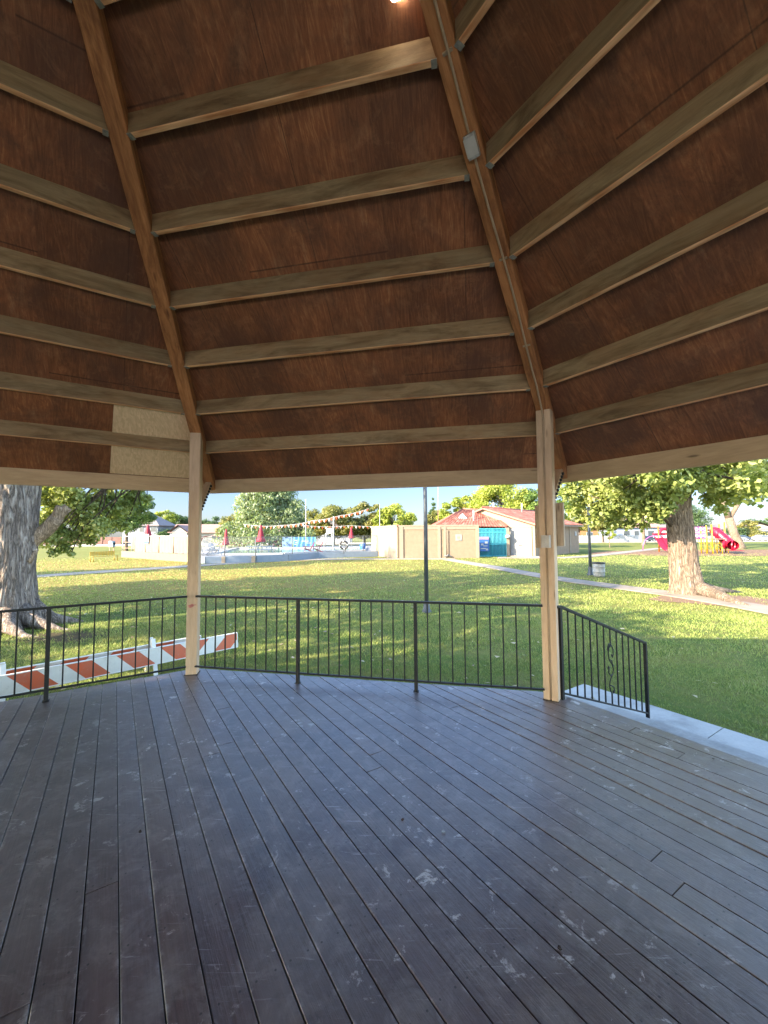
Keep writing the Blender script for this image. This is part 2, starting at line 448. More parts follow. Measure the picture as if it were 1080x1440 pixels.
# ------------------------------------------------------------------ world + sun
AZ = R_(58)          # direction the sunlight travels, clockwise from forward
EL = R_(25)
w = bpy.data.worlds.new('World'); scene.world = w; w.use_nodes = True
sky = w.node_tree.nodes.new('ShaderNodeTexSky'); sky.sky_type = 'NISHITA'; sky.sun_disc = False
sky.sun_elevation = EL; sky.sun_rotation = AZ + math.pi
sky.air_density = 1.0; sky.dust_density = .7; sky.ozone_density = 1.6
bg = w.node_tree.nodes['Background']; bg.inputs[1].default_value = .15
# the sky opposite the sun is deeper towards the horizon
wt = w.node_tree; tc = wt.nodes.new('ShaderNodeTexCoord')
dt = wt.nodes.new('ShaderNodeVectorMath'); dt.operation = 'DOT_PRODUCT'; wt.links.new(tc.outputs['Generated'], dt.inputs[0]); dt.inputs[1].default_value = (math.sin(R_(6)), math.cos(R_(6)), 0)
mr = wt.nodes.new('ShaderNodeMapRange'); mr.interpolation_type = 'SMOOTHSTEP'; wt.links.new(dt.outputs['Value'], mr.inputs[0])
for i_, v_ in ((1, .15), (2, .80), (3, 1.0), (4, .18)): mr.inputs[i_].default_value = v_
tint = wt.nodes.new('ShaderNodeMix'); tint.data_type = 'RGBA'; tint.inputs[6].default_value = (.70, .79, 1.12, 1); tint.inputs[7].default_value = (1, 1, 1, 1)
sz = wt.nodes.new('ShaderNodeSeparateXYZ'); wt.links.new(tc.outputs['Generated'], sz.inputs[0])
me_ = wt.nodes.new('ShaderNodeMapRange'); me_.interpolation_type = 'SMOOTHSTEP'; wt.links.new(sz.outputs[2], me_.inputs[0])
for i_, v_ in ((1, .20), (2, .50), (3, .0), (4, .95)): me_.inputs[i_].default_value = v_
mxx = wt.nodes.new('ShaderNodeMath'); mxx.operation = 'MAXIMUM'; wt.links.new(mr.outputs[0], mxx.inputs[0]); wt.links.new(me_.outputs[0], mxx.inputs[1])
wt.links.new(mxx.outputs[0], tint.inputs[0])
mu = wt.nodes.new('ShaderNodeMix'); mu.data_type = 'RGBA'; mu.blend_type = 'MULTIPLY'; mu.inputs[0].default_value = 1
wt.links.new(sky.outputs[0], mu.inputs[6]); wt.links.new(tint.outputs[2], mu.inputs[7])
m2 = wt.nodes.new('ShaderNodeVectorMath'); m2.operation = 'SCALE'; wt.links.new(mu.outputs[2], m2.inputs[0]); wt.links.new(mxx.outputs[0], m2.inputs['Scale'])
wt.links.new(m2.outputs[0], bg.inputs[0])
sd = bpy.data.lights.new('sun', 'SUN'); sd.energy = 3.0; sd.angle = R_(.6); sd.color = (1, .86, .66)
so = bpy.data.objects.new('sun', sd); C.objects.link(so)
sdir = Vector((math.sin(AZ) * math.cos(EL), math.cos(AZ) * math.cos(EL), -math.sin(EL)))
so.rotation_euler = sdir.to_track_quat('-Z', 'Y').to_euler(); so.location = (-20, -10, 20)

# ------------------------------------------------------------------ ground, street, paths
def sheet(name, P, z, mat, kind='structure', th=None, **kw):
    b = MB(); n = len(P)
    if th: b.poly([(x, y, z) for x, y in P], th, (0, 0, 1))
    else: b.poly([(x, y, z) for x, y in P])
    o = b.build(name, mat, kind=kind, **kw); return o
sheet('ground', [(-700, -200), (700, -200), (700, 1400), (-700, 1400)], GZ, MAT['ground'])
def ribbon(name, pts, width, z, mat, th=.03):
    P = [Vector((p[0], p[1], 0)) for p in pts]
    Q = []                                    # Catmull-Rom
    for i in range(len(P) - 1):
        a, b_, c, d = P[max(i - 1, 0)], P[i], P[i + 1], P[min(i + 2, len(P) - 1)]
        for k in range(6):
            t = k / 6
            Q.append(.5 * ((2 * b_) + (-a + c) * t + (2 * a - 5 * b_ + 4 * c - d) * t * t + (-a + 3 * b_ - 3 * c + d) * t ** 3))
    Q.append(P[-1]); L, Rr = [], []
    for i, q in enumerate(Q):
        d = (Q[min(i + 1, len(Q) - 1)] - Q[max(i - 1, 0)]).normalized(); nn = Vector((-d.y, d.x, 0))
        L.append(q + nn * width / 2); Rr.append(q - nn * width / 2)
    b = MB(); n = len(Q)
    vs = [(p.x, p.y, z) for p in L + Rr] + [(p.x, p.y, z - th) for p in L + Rr]
    fs = []
    for i in range(n - 1):
        fs.append([n + i, n + i + 1, i + 1, i])
        fs.append([i, i + 1, 2 * n + i + 1, 2 * n + i]); fs.append([n + i + 1, n + i, 3 * n + i, 3 * n + i + 1])
    b.add(vs, fs)
    return b.build(name, mat, kind='structure')
pp = lambda L: [G(*q)[:2] for q in L]
far_path = pp([(-60, 820), (60, 810.5), (150, 804), (262, 796.8), (330, 792.2), (390, 788.6), (470, 786.6), (545, 786.2), (640, 786.3)])
ribbon('path', far_path, 1.7, GZ + .035, MAT['path'])
ribbon('path', pp([(632, 787.4), (668, 793.5), (705, 800), (745, 807.5), (790, 815), (850, 823.5), (930, 834), (1010, 846), (1120, 866)]), 1.15, GZ + .04, MAT['path'])
ribbon('path', pp([(700, 784.5), (760, 785), (815, 783.5), (870, 778), (930, 771)]), 1.5, GZ + .045, MAT['path'])

def mulchmat():
    n = NT('wood_chip_mulch'); W = n.coord('World')
    v = n.vor(W, 9, out='Color'); s_v = n.sep(v)
    c = n.ramp(s_v[0], [(0, (.09, .05, .03)), (.6, (.17, .105, .065)), (1, (.24, .16, .10))])
    n.bump(n.noise(W, 12, 4), .8, .05); return n.out(c, .95, .1)
MAT['mulch'] = mulchmat()
def blob(cx, cy, rx, ry, n=40, amp=.1, seed=0):
    rs = random.Random(seed); ph = [rs.random() * 6.3 for _ in range(4)]
    P = []
    for i in range(n):
        t = 2 * math.pi * i / n
        k = 1 + amp * (math.sin(2 * t + ph[0]) + .6 * math.sin(3 * t + ph[1]) + .4 * math.sin(5 * t + ph[2]))
        P.append((cx + rx * math.cos(t) * k, cy + ry * math.sin(t) * k))
    return P
pg = G(985, 778.5)
sheet('mulch', blob(pg.x + 6, pg.y + 1.5, 16, 7.5, 48, .05, 3), GZ + .02, MAT['mulch'])
rb = G(985, 845)
sheet('bare_soil', blob(rb.x + .7, rb.y + .1, 2.1, 1.2, 40, .12, 5), GZ + .012, plain('reddish_bare_soil', (.15, .085, .05), .95, .3, 8, kind='Object'))
lb = G(60, 900)
# street behind the park
asph = plain('asphalt', (.105, .09, .085), .9, .15, .6, kind='Object')
sheet('road', [(-260, 95), (260, 95), (260, 106), (-260, 106)], GZ + .012, asph)
sheet('pavement', [(-260, 90.5), (260, 90.5), (260, 92.5), (-260, 92.5)], GZ + .10, MAT['path'], th=.1)
sheet('kerb', [(-260, 94.7), (260, 94.7), (260, 95), (-260, 95)], GZ + .13, MAT['concrete'], th=.13)
sheet('kerb', [(-260, 106), (260, 106), (260, 106.3), (-260, 106.3)], GZ + .13, MAT['concrete'], th=.13)

# grass blades, denser where nearer
def grass():
    rng = np.random.default_rng(3)
    zones = [(3.6, 7.5, 2100, .042, .0045), (7.5, 11.5, 900, .05, .0075), (11.5, 17, 330, .055, .012), (17, 27, 90, .06, .02), (27, 42, 26, .06, .034)]
    V, Rn = [], []
    for y0, y1, dens, h, wd in zones:
        area = (y1 - y0) * (y0 + y1) * .97
        N = int(area * dens)
        # random in the wedge that the view takes in
        y = np.sqrt(rng.random(N) * (y1 ** 2 - y0 ** 2) + y0 ** 2)
        x = (rng.random(N) * 1.96 - .98) * y
        # keep off gazebo, slab, soil, paths
        dx, dy = x - GC[0], y - GC[1]
        ang = np.arctan2(dx, dy)
        oct_r = (RAD + .26) * math.cos(math.pi / 8) / np.cos((ang - PHI - math.pi / 8 + math.pi / 8 * 17) % (math.pi / 4) - math.pi / 8)
        keep = np.hypot(dx, dy) > oct_r + .03
        nx, ny = math.sin(PHI + math.pi / 8), math.cos(PHI + math.pi / 8)
        tx, ty = ny, -nx
        B0 = corner(0, RAD)
        sx, sy = x - B0.x, y - B0.y
        dn, dt = sx * nx + sy * ny, sx * tx + sy * ty
        keep &= ~((dn > 0) & (dn < 2.27) & (dt > -1.02) & (dt < 9))
        for (bx, by, brx, bry) in ((rb.x + .7, rb.y + .1, 1.9, 1.0), (lb.x + .2, lb.y + .25, 1.0, .55)):
            keep &= (((x - bx) / brx) ** 2 + ((y - by) / bry) ** 2 + rng.normal(0, .45, N)) > .8
        if y1 > 11:
            for PL, wdt in ((pp([(632, 787.4), (668, 793.5), (705, 800), (745, 807.5), (790, 815), (850, 823.5), (930, 834), (1010, 846), (1120, 866)]), .8),):
                for (ax, ay), (bx, by) in zip(PL[:-1], PL[1:]):
                    L2 = (bx - ax) ** 2 + (by - ay) ** 2
                    t = np.clip(((x - ax) * (bx - ax) + (y - ay) * (by - ay)) / L2, 0, 1)
                    keep &= np.hypot(x - ax - t * (bx - ax), y - ay - t * (by - ay)) > wdt
        # thinner in noise patches
        pn = np.sin(x * 1.7 + np.sin(y * 1.3) * 2) * np.sin(y * 2.1 + np.sin(x * .9) * 1.7)
        keep &= rng.random(N) < .66 + .34 * pn
        x, y, pn = x[keep], y[keep], pn[keep]; n = len(x)
        a = rng.random(n) * 6.283; ln = rng.random(n) * .9 + .2
        hh = h * (.5 + rng.random(n) * .8) * (1 + .25 * pn); ww = wd * (.7 + .6 * rng.random(n))
        ca, sa = np.cos(a), np.sin(a); b = rng.random(n) * 6.283
        lx, ly = np.cos(b) * hh * ln, np.sin(b) * hh * ln
        z = np.full(n, GZ)
        P = np.stack([np.stack([x - ca * ww, y - sa * ww, z], 1), np.stack([x + ca * ww, y + sa * ww, z], 1), np.stack([x + lx, y + ly, z + hh], 1)], 1)
        V.append(P.reshape(-1, 3)); Rn.append(np.repeat(np.clip(rng.random(n) * .9 + .1 * pn, 0, 1), 3))
    V = np.concatenate(V).astype(np.float32); Rn = np.concatenate(Rn).astype(np.float32)
    fast_mesh('grass', V, 3, Rn, MAT['blade'], None, kind='stuff', label='short mown grass of the park lawn around the gazebo', cat='grass')
def fast_mesh(name, V, k, rnd, mat, parent, **kw):
    me = bpy.data.meshes.new(name); nv = len(V); nf = nv // k
    me.vertices.add(nv); me.vertices.foreach_set('co', np.ascontiguousarray(V, dtype=np.float32).ravel())
    me.loops.add(nv); me.loops.foreach_set('vertex_index', np.arange(nv, dtype=np.int32))
    me.polygons.add(nf); me.polygons.foreach_set('loop_start', np.arange(0, nv, k, dtype=np.int32))
    try: me.polygons.foreach_set('loop_total', np.full(nf, k, dtype=np.int32))
    except Exception: pass
    at = me.attributes.new('rnd', 'FLOAT', 'POINT'); at.data.foreach_set('value', rnd.astype(np.float32))
    me.materials.append(mat); me.update(calc_edges=True)
    o = bpy.data.objects.new(name, me); C.objects.link(o)
    if parent: o.parent = parent
    return tag(o, **kw)

# ------------------------------------------------------------------ gazebo
GC = Vector((-1.2834, -.1952, 0)); RAD = 5.083; PHI = R_(34.28)
ZT, SL, EO, ZF, HF = 2.82, .7434, .839, 2.178, .19
HW, GAP = .128, .165           # hip width, plumb depth from hip soffit to plywood
def corner(i, r, z=0):
    az = PHI + math.pi / 4 * i
    return Vector((GC.x + r * math.sin(az), GC.y + r * math.cos(az), z))
def rad(i): az = PHI + math.pi / 4 * i; return Vector((math.sin(az), math.cos(az), 0))
def tan_(i): az = PHI + math.pi / 4 * i; return Vector((math.cos(az), -math.sin(az), 0))
hz = lambda r: ZT + SL * (RAD - r)
gz = empty('gazebo', (GC.x, GC.y, GZ), 'octagonal wooden park gazebo with dark plank deck, tan posts and brown plywood ceiling', 'gazebo')

for i in range(-4, 4):
    u, t = rad(i), tan_(i)
    # post
    c = corner(i, RAD + .064)
    b = MB()
    if i == 0:                                  # two boards with the conduit groove between
        for sgn, w0, w1 in ((-1, -.069, -.007), (1, .007, .069)):
            b.beam(c + t * ((w0 + w1) / 2), c + t * ((w0 + w1) / 2) + Vector((0, 0, ZT + .0)), w1 - w0, .128, u, .005)
        b.beam(c + u * .02, c + u * .02 + Vector((0, 0, ZT - .003)), .03, .09, u)
    else:
        b.beam(c, c + Vector((0, 0, ZT)), .122, .122, u, .006)
    po = b.build('post', MAT['post'], gz, w=True)
    b = MB(); b.beam(c + Vector((0, 0, -.3)), c + Vector((0, 0, .008)), .145, .145, u); b.build('post_base', MAT['rim'], gz, w=True)
    # hip rafter: plumb-sided, follows the roof slope
    r0, r1 = RAD + EO - .03, .18
    X = t; b = MB(); h = GAP
    P0, P1 = corner(i, r0, hz(r0)), corner(i, r1, hz(r1))
    a = HW / 2; ch = .006
    pts = [(-a + ch, 0), (a - ch, 0), (a, ch), (a, h - .02), (-a, h - .02), (-a, ch)]
    b.sect(P0, P1, pts, X, Vector((0, 0, 1)))
    b.build('hip_rafter', MAT['hip'], gz, w=True)
    # plywood panel i -> i+1 with shingled top
    off = GAP
    rE = RAD + EO
    A0, A1 = corner(i, rE, hz(rE) + off), corner(i + 1, rE, hz(rE) + off)
    T = Vector((GC.x, GC.y, hz(0) + off))
    L = (A1 - A0).length; mid = (A0 + A1) / 2; H = (T - mid).length
    b = MB(); th = .02
    b.add([A0, A1, T, A0 + Vector((0, 0, th)), A1 + Vector((0, 0, th)), T + Vector((0, 0, th))],
          [[1, 0, 2], [3, 4, 5], [0, 1, 4, 3]],
          [[(0 + i * 7.3, L / 2), (0 + i * 7.3, -L / 2), (H + i * 7.3, 0)], [(0, 0)] * 3, [(0, 0)] * 4])
    b.build('ceiling_panel', MAT['ply'], gz, w=True)
    # fascia
    b = MB(); F0, F1 = corner(i, rE + .02, ZF + HF / 2), corner(i + 1, rE + .02, ZF + HF / 2)
    b.beam(F0, F1, .04, HF, (0, 0, 1), .004)
    b.build('fascia_board', MAT['fascia'], gz, w=True)

def shingles():
    n = NT('roof_shingles'); u = n.sep(n.coord('UV'))
    c = n.ramp(n.noise(n.coord('Object'), 3, 4), [(.3, (.16, .10, .075)), (.7, (.24, .16, .12))]); return n.out(c, .9)
SHG = shingles()
for i in range(-4, 4):
    rE = RAD + EO + .08; b = MB()
    A0, A1 = corner(i, rE, hz(rE) + GAP + .05), corner(i + 1, rE, hz(rE) + GAP + .05); T = Vector((GC.x, GC.y, hz(0) + GAP + .05))
    up = Vector((0, 0, .02)); k = 14
    for j in range(k):                      # overlapping courses
        f0, f1 = j / k, (j + 1) / k
        p = [A0.lerp(T, f0) + up, A1.lerp(T, f0) + up, A1.lerp(T, f1), A0.lerp(T, f1)]
        if j == k - 1: b.add([p[0], p[1], p[2]], [[0, 1, 2]])
        else: b.add(p, [[0, 1, 2, 3]])
        b.add([p[0] - up, p[1] - up, p[1], p[0]], [[0, 1, 2, 3]])
    b.build('shingled_roof', SHG, gz, w=True)

hangm = plain('dull_hanger_metal', (.26, .24, .20), .7, .3, 30, .2)
# ceiling joists between hips, plumb sided, with hangers at both ends
for i in range(-3, 2):
    for k in range(-1, 8):
        rr = RAD * (1 - (.0349 + .094 * k))
        if rr < .9: continue
        n_ap = (rad(i) + rad(i + 1)).normalized()
        P0, P1 = corner(i, rr, hz(rr)), corner(i + 1, rr, hz(rr))
        d = (P1 - P0).normalized(); ins = HW / 2 / math.cos(math.pi / 8)
        P0, P1 = P0 + d * ins, P1 - d * ins
        th = .042; lift = .026 + random.uniform(-.002, .004)
        h = GAP - lift - .002; ti = th / 2 * SL / math.cos(math.pi / 8)
        ch = .004
        # section in (outward, up); top follows the roof slope
        pts = [(-th / 2 + ch, lift), (th / 2 - ch, lift), (th / 2, lift + ch), (th / 2, GAP - ti - .003), (-th / 2, GAP + ti - .003), (-th / 2, lift + ch)]
        b = MB(); b.sect(P0, P1, pts[::-1], n_ap, Vector((0, 0, 1)))
        j = b.build('ceiling_joist', MAT['joist'], gz, w=True)
        if -2 <= i <= 0 and k < 6:
            for P, s_g in ((P0, 1), (P1, -1)):
                b = MB(); e = Vector((0, 0, lift - .002))
                b.beam(P + d * s_g * .001 + e, P + d * s_g * .036 + e, th + .010, .004, (0, 0, 1), .001)
                b.build('joist_hanger', hangm, j, w=True)

# new strand-board patch in the left ceiling, lower two bays beside the hip
def panel_pt(i, s, f, dz):     # s metres along eave from corner i+1 back, f = radius
    A, B_ = corner(i + 1, f, hz(f) + GAP), corner(i, f, hz(f) + GAP)
    return A + (B_ - A).normalized() * s + Vector((0, 0, dz))
b = MB()
ra, rb_ = RAD + EO - .02, RAD * (1 - .0349)
sA = 0.0
P = [panel_pt(-2, .0, ra, -.008), panel_pt(-2, 1.15, ra, -.008), panel_pt(-2, 1.15 - (ra - rb_) * math.tan(math.pi / 8), rb_, -.008), panel_pt(-2, .0, rb_, -.008)]
b.add(P, [[0, 1, 2, 3]], [[(0, 0), (0, 1.4), (1.2, 1.2), (1.2, 0)]])
b.add([p + Vector((0, 0, .006)) for p in P], [[3, 2, 1, 0]])
b.build('replacement_board', MAT['osb'], gz, w=True, label='pale unpainted strand board patch')

# deck planks, parallel to the stair side
DT = tan_(.5); DN = rad(.5)     # along planks, across planks
octv = [corner(i, RAD + .25) for i in range(-4, 4)]
def clip(P, a, b_):
    nrm = Vector((-(b_ - a).y, (b_ - a).x, 0)); out = []
    if nrm.dot(GC - a) < 0: nrm = -nrm
    for k in range(len(P)):
        p, q = P[k], P[(k + 1) % len(P)]
        dp, dq = nrm.dot(p - a), nrm.dot(q - a)
        if dp >= 0: out.append(p)
        if dp * dq < 0: out.append(p + (q - p) * (dp / (dp - dq)))
    return out
b = MB(); PW, PG = .1225, .0050; rs = random.Random(5); row = 0
v = -5.6
apo = (RAD + .25) * math.cos(math.pi / 8)
v = apo - PW / 2
while v > -apo:
    joints = [-6.2]; x = -6 + rs.random() * 9
    while x < 6: joints.append(x); x += rs.choice([4.88, 6.1, 7.3])
    joints.append(6.2)
    for a0, a1 in zip(joints[:-1], joints[1:]):
        row += 1
        z = rs.uniform(-.002, .002); tl = rs.uniform(-.0018, .0018); g = .0025
        P = [GC + DT * a + DN * (v + s_ * PW / 2) for a, s_ in ((a0 + g, -1), (a1 - g, -1), (a1 - g, 1), (a0 + g, 1))]
        for e in range(8):
            if len(P) > 2: P = clip(P, octv[e], octv[(e + 1) % 8])
        if len(P) < 3: continue
        n = len(P); top = []; bev = []; cen = sum(P, Vector()) / n
        uv = lambda p: ((p - GC).dot(DT) + row * 13.53, ((p - GC).dot(DN) - v) + row * 3 + 1.5)
        for p in P:
            dd = (p - GC).dot(DN) - v
            zz = z + tl * dd / PW * 2
            bev.append(Vector((p.x, p.y, zz - .0016)))
            ins = -DN * .0018 * (1 if dd > 0 else -1)
            top.append(Vector((p.x + ins.x, p.y + ins.y, zz)))
        low = [Vector((p.x, p.y, -.035)) for p in P]
        fs = [list(range(n))]; uvs = [[uv(p) for p in P]]
        for k in range(n):
            k2 = (k + 1) % n
            fs.append([n + k, n + k2, k2, k]); uvs.append([uv(P[k]), uv(P[k2]), uv(P[k2]), uv(P[k])])
            fs.append([2 * n + k, 2 * n + k2, n + k2, n + k]); uvs.append([uv(P[k]), uv(P[k2]), uv(P[k2]), uv(P[k])])
        # orientation
        a_ = (P[1] - P[0]).cross(P[2] - P[1]).z
        if a_ < 0: fs = [f[::-1] for f in fs]; uvs = [q[::-1] for q in uvs]
        b.add(top + bev + low, fs, uvs)
    v -= PW + PG
b.build('deck_floor', MAT['deck'], gz, w=True)
b = MB(); b.poly([(p.x, p.y, -.05) for p in [corner(i, RAD + .2) for i in range(3, -5, -1)]]); b.build('deck_underlay', MAT['dark'], gz, w=True)  # flat dark sheet closing off the gaps under the planks
for i in range(-4, 4):
    b = MB(); q0, q1 = corner(i, RAD + .215, -.2), corner(i + 1, RAD + .215, -.2); b.beam(q0, q1, .035, .31, (0, 0, 1))
    b.build('rim_board', MAT['rim'], gz, w=True)
    b = MB(); q0, q1 = corner(i, RAD + .12, -.49), corner(i + 1, RAD + .12, -.49); b.beam(q0, q1, .12, .31, (0, 0, 1))
    b.build('footing', MAT['concrete'], gz, w=True)

# decorative knee brackets with a row of black bolts on the outer side of each post
for i in (-1, 0):
    u = rad(i); c = corner(i, RAD + .15)
    b = MB(); h0, h1 = 2.02 + .02, hz(RAD + .66) + .01
    q0, q1 = corner(i, RAD + .15, 1.90), corner(i, RAD + .70, hz(RAD + .70) - .0)
    b.beam(q0, q1, .05, .075, u.cross(Vector((0, 0, 1))), .004)
    br = b.build('bracket', MAT['post'], gz, w=True)
    for k in range(9):
        b2 = MB(); f = .05 + k * .105; p = q0.lerp(q1, f) + tan_(i) * .0375
        b2.tube([p + tan_(i) * -.002, p + tan_(i) * .022], [.019, .014], 10)
        b2.build('bolt', MAT['black'], br, w=True)

# ------------------------------------------------------------------ railings
def post_line(i, t): return corner(i, RAD).lerp(corner(i + 1, RAD), t)
def rail_section(i, label):
    A, B_ = post_line(i, 0), post_line(i, 1); d = (B_ - A).normalized()
    A, B_ = A + d * .055, B_ - d * .055; L = (B_ - A).length
    root = empty('deck_railing', (A.x, A.y, 0), label, 'railing', 'black railings between the gazebo posts')
    z = lambda h: Vector((0, 0, h))
    b = MB(); b.beam(A + z(.90), B_ + z(.90), .04, .022, (0, 0, 1), .003); b.build('top_rail', MAT['ironrail'], root, w=True)
    b = MB(); b.beam(A + z(.105), B_ + z(.105), .03, .016, (0, 0, 1), .003); b.build('bottom_rail', MAT['ironrail'], root, w=True)
    posts = [post_line(i, t) for t in (.337, .668)]
    for p in posts:
        b = MB(); b.beam(p, p + z(.889), .035, .035, d, .003)
        b.beam(p, p + z(.006), .055, .055, d, .001); b.build('rail_post', MAT['ironrail'], root, w=True)
    segs = [A] + posts + [B_]
    for s0, s1 in zip(segs[:-1], segs[1:]):
        n = max(2, round((s1 - s0).length / .122))
        for k in range(1, n):
            p = s0.lerp(s1, k / n); b = MB(); b.beam(p + z(.113), p + z(.889), .013, .013, d, .0015)
            b.build('baluster', MAT['ironrail'], root, w=True)
rail_section(-2, 'black metal railing left of the graffiti-marked post, before the striped barricade')
rail_section(-1, 'black metal railing between the two tan posts')

# stair railing
nB = rad(.5); tB = tan_(.5)
B0 = corner(0, RAD); SZ = -.6
S0 = B0 + nB * .13 + tB * .035; S1 = B0 + nB * 1.78 + tB * .035
sr = empty('stair_railing', (S0.x, S0.y, 0), 'sloping black stair railing with one scrolled baluster beside the concrete', 'railing')
z_ = lambda h: Vector((0, 0, h))
hT0, hT1 = .86, SZ + .89
S0t, S1t = S0 + z_(hT0), S1 + z_(hT1)
b = MB(); b.beam(B0 + nB * .075 + tB * .035 + z_(.885), S0 + z_(.885), .04, .025, (0, 0, 1), .003)
b.beam(S0 + z_(.885), S1t, .04, .025, (0, 0, 1), .003); b.build('handrail', MAT['ironrail'], sr, w=True)
S0b, S1b = S0 + z_(.06), S1 + z_(SZ + .075)
b = MB(); b.beam(S0b, S1b, .03, .018, (0, 0, 1), .003); b.build('bottom_rail', MAT['ironrail'], sr, w=True)
for p, z0, z1 in ((S0, 0, .875), (S1, SZ, hT1 - .01)):
    b = MB(); b.beam(p + z_(z0), p + z_(z1), .035, .035, nB, .003); b.build('rail_post', MAT['ironrail'], sr, w=True)
NB = 13
for k in range(1, NB):
    f = k / NB; lo, hi = S0b.lerp(S1b, f), (S0 + z_(.885)).lerp(S1t, f) - z_(.012)
    b = MB()
    if k == 7:
        b.beam(lo, lo.lerp(hi, .16), .013, .013, nB, .0015); b.beam(lo.lerp(hi, .8), hi, .013, .013, nB, .0015)
        def curl(pts, r=.0065):
            b.tube([lo.lerp(hi, h_) + nB * x_ for x_, h_ in pts], r, 6)
        S = [(0, .14), (-.03, .2), (-.045, .27), (-.02, .34), (.03, .40), (.045, .46), (.02, .53), (-.035, .60), (-.05, .68), (-.03, .76), (.0, .81)]
        curl(S); curl([(-.03, .76), (.02, .78), (.05, .72), (.05, .65), (.03, .62), (.015, .66)])
        curl([(.03, .40), (-.01, .38), (-.05, .43), (-.045, .49), (-.02, .49)])
        curl([(-.045, .27), (.0, .25), (.045, .22), (.05, .17), (.03, .15)])
        curl([(-.035, .60), (.015, .58), (.03, .52), (.05, .50)])
        curl([(0, .81), (-.04, .80), (-.06, .745), (-.045, .71)])
        for x_, h_ in ((-.05, .50), (.035, .16), (.0, .80)):      # little leaves
            c0 = lo.lerp(hi, h_) + nB * x_
            b.tube([c0 - z_(.02), c0, c0 + z_(.02)], [.002, .013, .002], 6)
        b.build('scroll_baluster', MAT['ironrail'], sr, w=True)
    else:
        b.beam(lo, hi, .013, .013, nB, .0015); b.build('baluster', MAT['ironrail'], sr, w=True)

# concrete apron and steps on the stair side
def strip(n0, n1, t0, t1): return [(B0 + nB * n + tB * t)[:2] for n, t in ((n0, t0), (n1, t0), (n1, t1), (n0, t1))]
t = -1.05; k = 0
b = MB()
while t < 9:
    t2 = t + (1.6 if k else 1.65)
    P = [B0 + nB * n + tB * tt for n, tt in ((.2, t + .006), (2.26, t + .006), (2.26, t2 - .006), (.2, t2 - .006))]
    b.poly([(p.x, p.y, SZ) for p in P][::-1], .1, (0, 0, 1)); t = t2; k += 1
b.build('pavement', MAT['concrete'], kind='structure')
for n0, n1, zt in ((.24, .86, -.2), (.24, 1.2, -.4)):
    P = [B0 + nB * n + tB * tt for n, tt in ((n0, .12), (n1, .12), (n1, 3.75), (n0, 3.75))]
    b = MB(); b.poly([(p.x, p.y, zt) for p in P][::-1], zt - SZ, (0, 0, 1))
    b.build('stair_step', MAT['concrete'], gz, w=True)

# ------------------------------------------------------------------ conduit, boxes, light, board on the right post
u0, t0v = rad(0), tan_(0)
cf = corner(0, RAD - .004)
eb = empty('electrical_box', cf + z_(1.52) - u0 * .02, 'small grey switch box on the right tan post', 'electrical box')
b = MB(); q = cf + z_(1.52) - u0 * .02; b.beam(q - z_(.06), q + z_(.06), .082, .05, u0, .006); b.build('cover', MAT['boxgrey'], eb, w=True)
b = MB(); q2 = q - u0 * .027; b.beam(q2 - z_(.018), q2 + z_(.018), .012, .008, u0, .001); b.tube([q2 + z_(.045), q2 + z_(.045) - u0 * .003], .005, 6); b.tube([q2 - z_(.045), q2 - z_(.045) - u0 * .003], .005, 6)
b.build('switch', MAT['galv'], eb, w=True)
# conduit along the hip and down the groove
cdm = plain('painted_conduit', (.34, .24, .15), .5)
cd = empty('conduit', cf + z_(ZT), 'thin metal conduit running up the right hip rafter to a junction box', 'conduit')
path = [cf + u0 * .004 + z_(1.58), cf + u0 * .004 + z_(2.4), cf + u0 * .004 + z_(ZT - .06), cf - u0 * .06 + z_(ZT + .02)]
rr = RAD - .25
while rr > 1.5:
    path.append(corner(0, rr, hz(rr) - .014) + t0v * (.006 * math.sin(rr * 5) + .012)); rr -= .12
b = MB(); b.tube(path, .0085, 8); b.build('pipe', cdm, cd, w=True)
b = MB(); b.tube([cf + u0 * .004 + z_(.02), cf + u0 * .004 + z_(1.46)], .0085, 8); b.build('pipe', cdm, cd, w=True)
for r_c in (4.5, 3.9, 2.95):
    b = MB(); q = corner(0, r_c, hz(r_c) - .008) + t0v * .012
    b.beam(q - t0v * .03, q + t0v * .03, .02, .012, (0, 0, 1), .002); b.build('clip', cdm, cd, w=True)
jb_r = 3.32
hd = (corner(0, 1, hz(1)) - corner(0, 2, hz(2))).normalized(); hn = t0v.cross(hd)
if hn.z > 0: hn = -hn
q = corner(0, jb_r, hz(jb_r)) + t0v * .01 + hn * .02
jb = empty('junction_box', q, 'metal junction box under the right hip rafter', 'junction box')
b = MB(); b.beam(q - hd * .065, q + hd * .065, .075, .04, hn, .004); b.build('box_body', MAT['galv'], jb, w=True)
b = MB(); b.beam(q + hn * .023 - hd * .05, q + hn * .023 + hd * .05, .078, .006, hn, .003); b.build('cover_plate', MAT['boxgrey'], jb, w=True)
